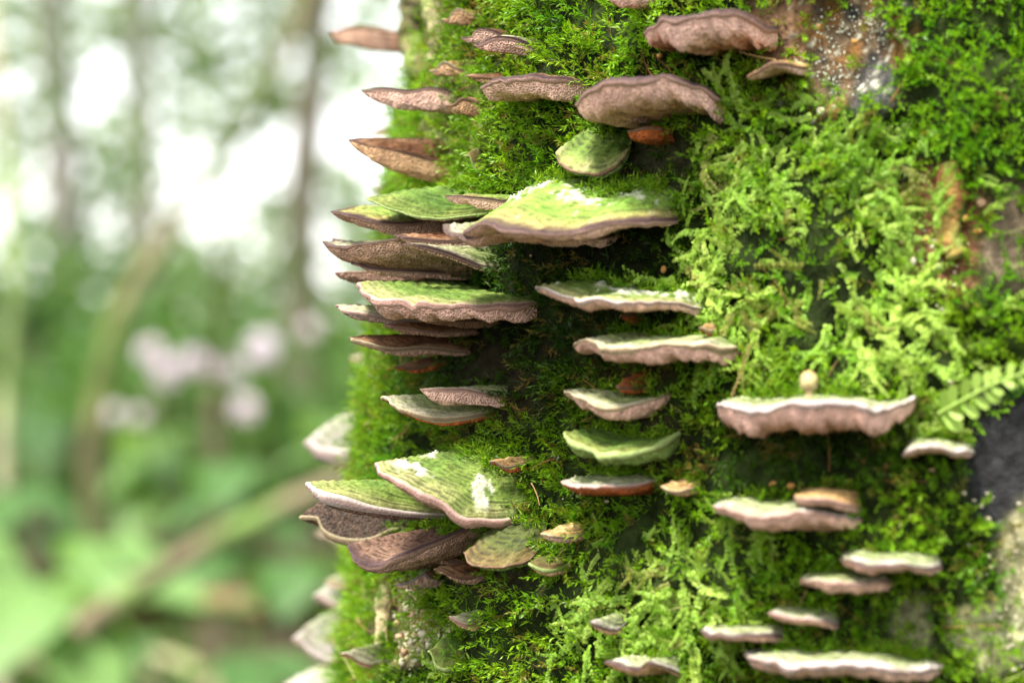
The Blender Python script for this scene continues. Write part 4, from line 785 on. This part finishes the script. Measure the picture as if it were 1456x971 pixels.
for k_, (a, b_, c_, nl, s_, v_) in enumerate([(150, 770, 2.3, 7, .12, 1), (60, 830, 2.2, 7, .14, 1), (330, 660, 2.9, 8, .13, 0), (425, 800, 2.2, 5, .085, 0), (20, 700, 2.6, 7, .13, 0), (365, 945, 2.0, 6, .10, 0),
                                               (235, 660, 3.6, 6, .12, 0), (60, 590, 3.6, 8, .15, 0), (470, 600, 3.4, 5, .10, 1), (-120, 760, 2.4, 8, .15, 1), (190, 900, 2.7, 6, .1, 0), (-260, 640, 3.0, 8, .15, 0), (600, 760, 2.4, 7, .13, 0), (1600, 800, 2.2, 8, .14, 1), (1750, 700, 2.8, 8, .15, 0), (230, 620, 4.2, 8, .16, 1)]):
    lab = ['large pale leaved plant, centre of the lower left blur', 'large pale leaved plant at the left border, low down', 'mid green plant right of the thin brown stem', 'mid green plant just left of the trunk, below the fallen branch', 'darker leafy plant at the left border above the pale one', 'low plant at the bottom edge beside the trunk foot',
           'pale plant behind the thin brown stem', 'leafy plant left of the sapling at mid height', 'pale plant close to the white blurred bracket', 'plant outside the left border', 'small plant among the litter near the bottom', 'plant far outside the left border', 'plant behind the trunk foot', 'pale plant right of the trunk, out of view', 'green plant right of the trunk, out of view', 'pale plant between sapling and thin stem, farther back'][k_]
    plant(lab, a, b_, c_, nl, s_, LM2 if v_ else LM)
# fallen branches
def branch(label, pts, r, colr):
    org = np.array(pts[0]); P_ = curve_pts(pts, 24); V, F = tube(P_ - org, np.linspace(r, r * .7, 24), 12, .25, 5)
    nn_ = fbm(V[:, 0] * 20, V[:, 1] * 20, V[:, 2] * 20, 5); c = mixc(np.broadcast_to(colr, V.shape), np.broadcast_to([.12, .2, .05], V.shape), ss(0, .5, nn_))
    o_ = link('fallen_branch', raw_mesh('fallen_branch', V, F, c), M_BARK2, None, tuple(org)); tag(o_, label, 'branch', 'fallen branches')
branch('pale brown fallen branch slanting up from low left to the trunk', [U(110, 900, 1.96), U(150, 868, 1.97), U(260, 795, 2.0), U(380, 730, 2.05), U(500, 675, 2.1), U(620, 625, 2.15)], .0115, (.12, .10, .06))
branch('darker fallen branch lying level below the pale slanting one', [U(180, 885, 2.3), U(300, 858, 2.3), U(420, 868, 2.25), U(560, 850, 2.25)], .016, (.11, .075, .04))
branch('thick rotting branch on the litter at the bottom edge', [U(-60, 925, 3.1), U(80, 935, 3.0), U(200, 945, 3.0), U(330, 985, 2.8)], .035, (.22, .19, .12))
# pale lilac flower heads
pet = np.array([[0, 0, 0], [.5, .35, .1], [1, 0, 0.05], [.5, -.35, .1]])
def flower(label, px_, py_, y_, r):
    c = np.array(U(px_, py_, y_)); f = np.array([c[0], y_ + .02, ground_z(c[0], y_ + .02)]); e_ = empty('flowering_plant', tuple(f), label, 'flower', 'pale lilac flower heads in the blurred background')
    n_ = 70; dr = nrm(rng.normal(0, 1, (n_, 3))); w_ = nrm(np.cross(dr, rng.normal(0, 1, (n_, 3)))); P0 = c + dr * r * .75
    blades('flower_head', P0, nrm(w_ + dr * .3), nrm(np.cross(w_, dr)), np.full(n_, r * .8), .9, (.70, .60, .78), (.85, .76, .88), e_, f, M_FLOWER)
    P_ = curve_pts([f, (f + c) / 2 + [.01, 0, 0], c], 8) - f; V, F = tube(P_, np.full(8, .003), 6); link('stem', raw_mesh('stem', V, F, np.broadcast_to([.14, .2, .05], V.shape)), M_BARK2, e_)
for l_, a, b_, y_, r in [('leftmost pale lilac flower head of the row', 214, 500, 3.6, .019), ('second flower head of the row from the left, slightly lower', 238, 530, 3.7, .020), ('third flower head of the row from the left', 272, 512, 3.8, .021), ('fourth flower head of the row from the left', 308, 522, 3.7, .020), ('fifth flower head of the row, just left of the large one', 335, 530, 3.8, .014),
                         ('large lilac flower head at the right end of the row', 372, 496, 3.9, .026), ('single violet flower head below the row', 349, 582, 3.4, .018), ('faint lilac flower head low at the left', 162, 588, 3.8, .014), ('small flower head beside the faint left one', 198, 592, 3.9, .013), ('small flower head near the grey trunk, right of the large one', 440, 470, 4.0, .014)]:
    flower(l_, a, b_, y_, r)
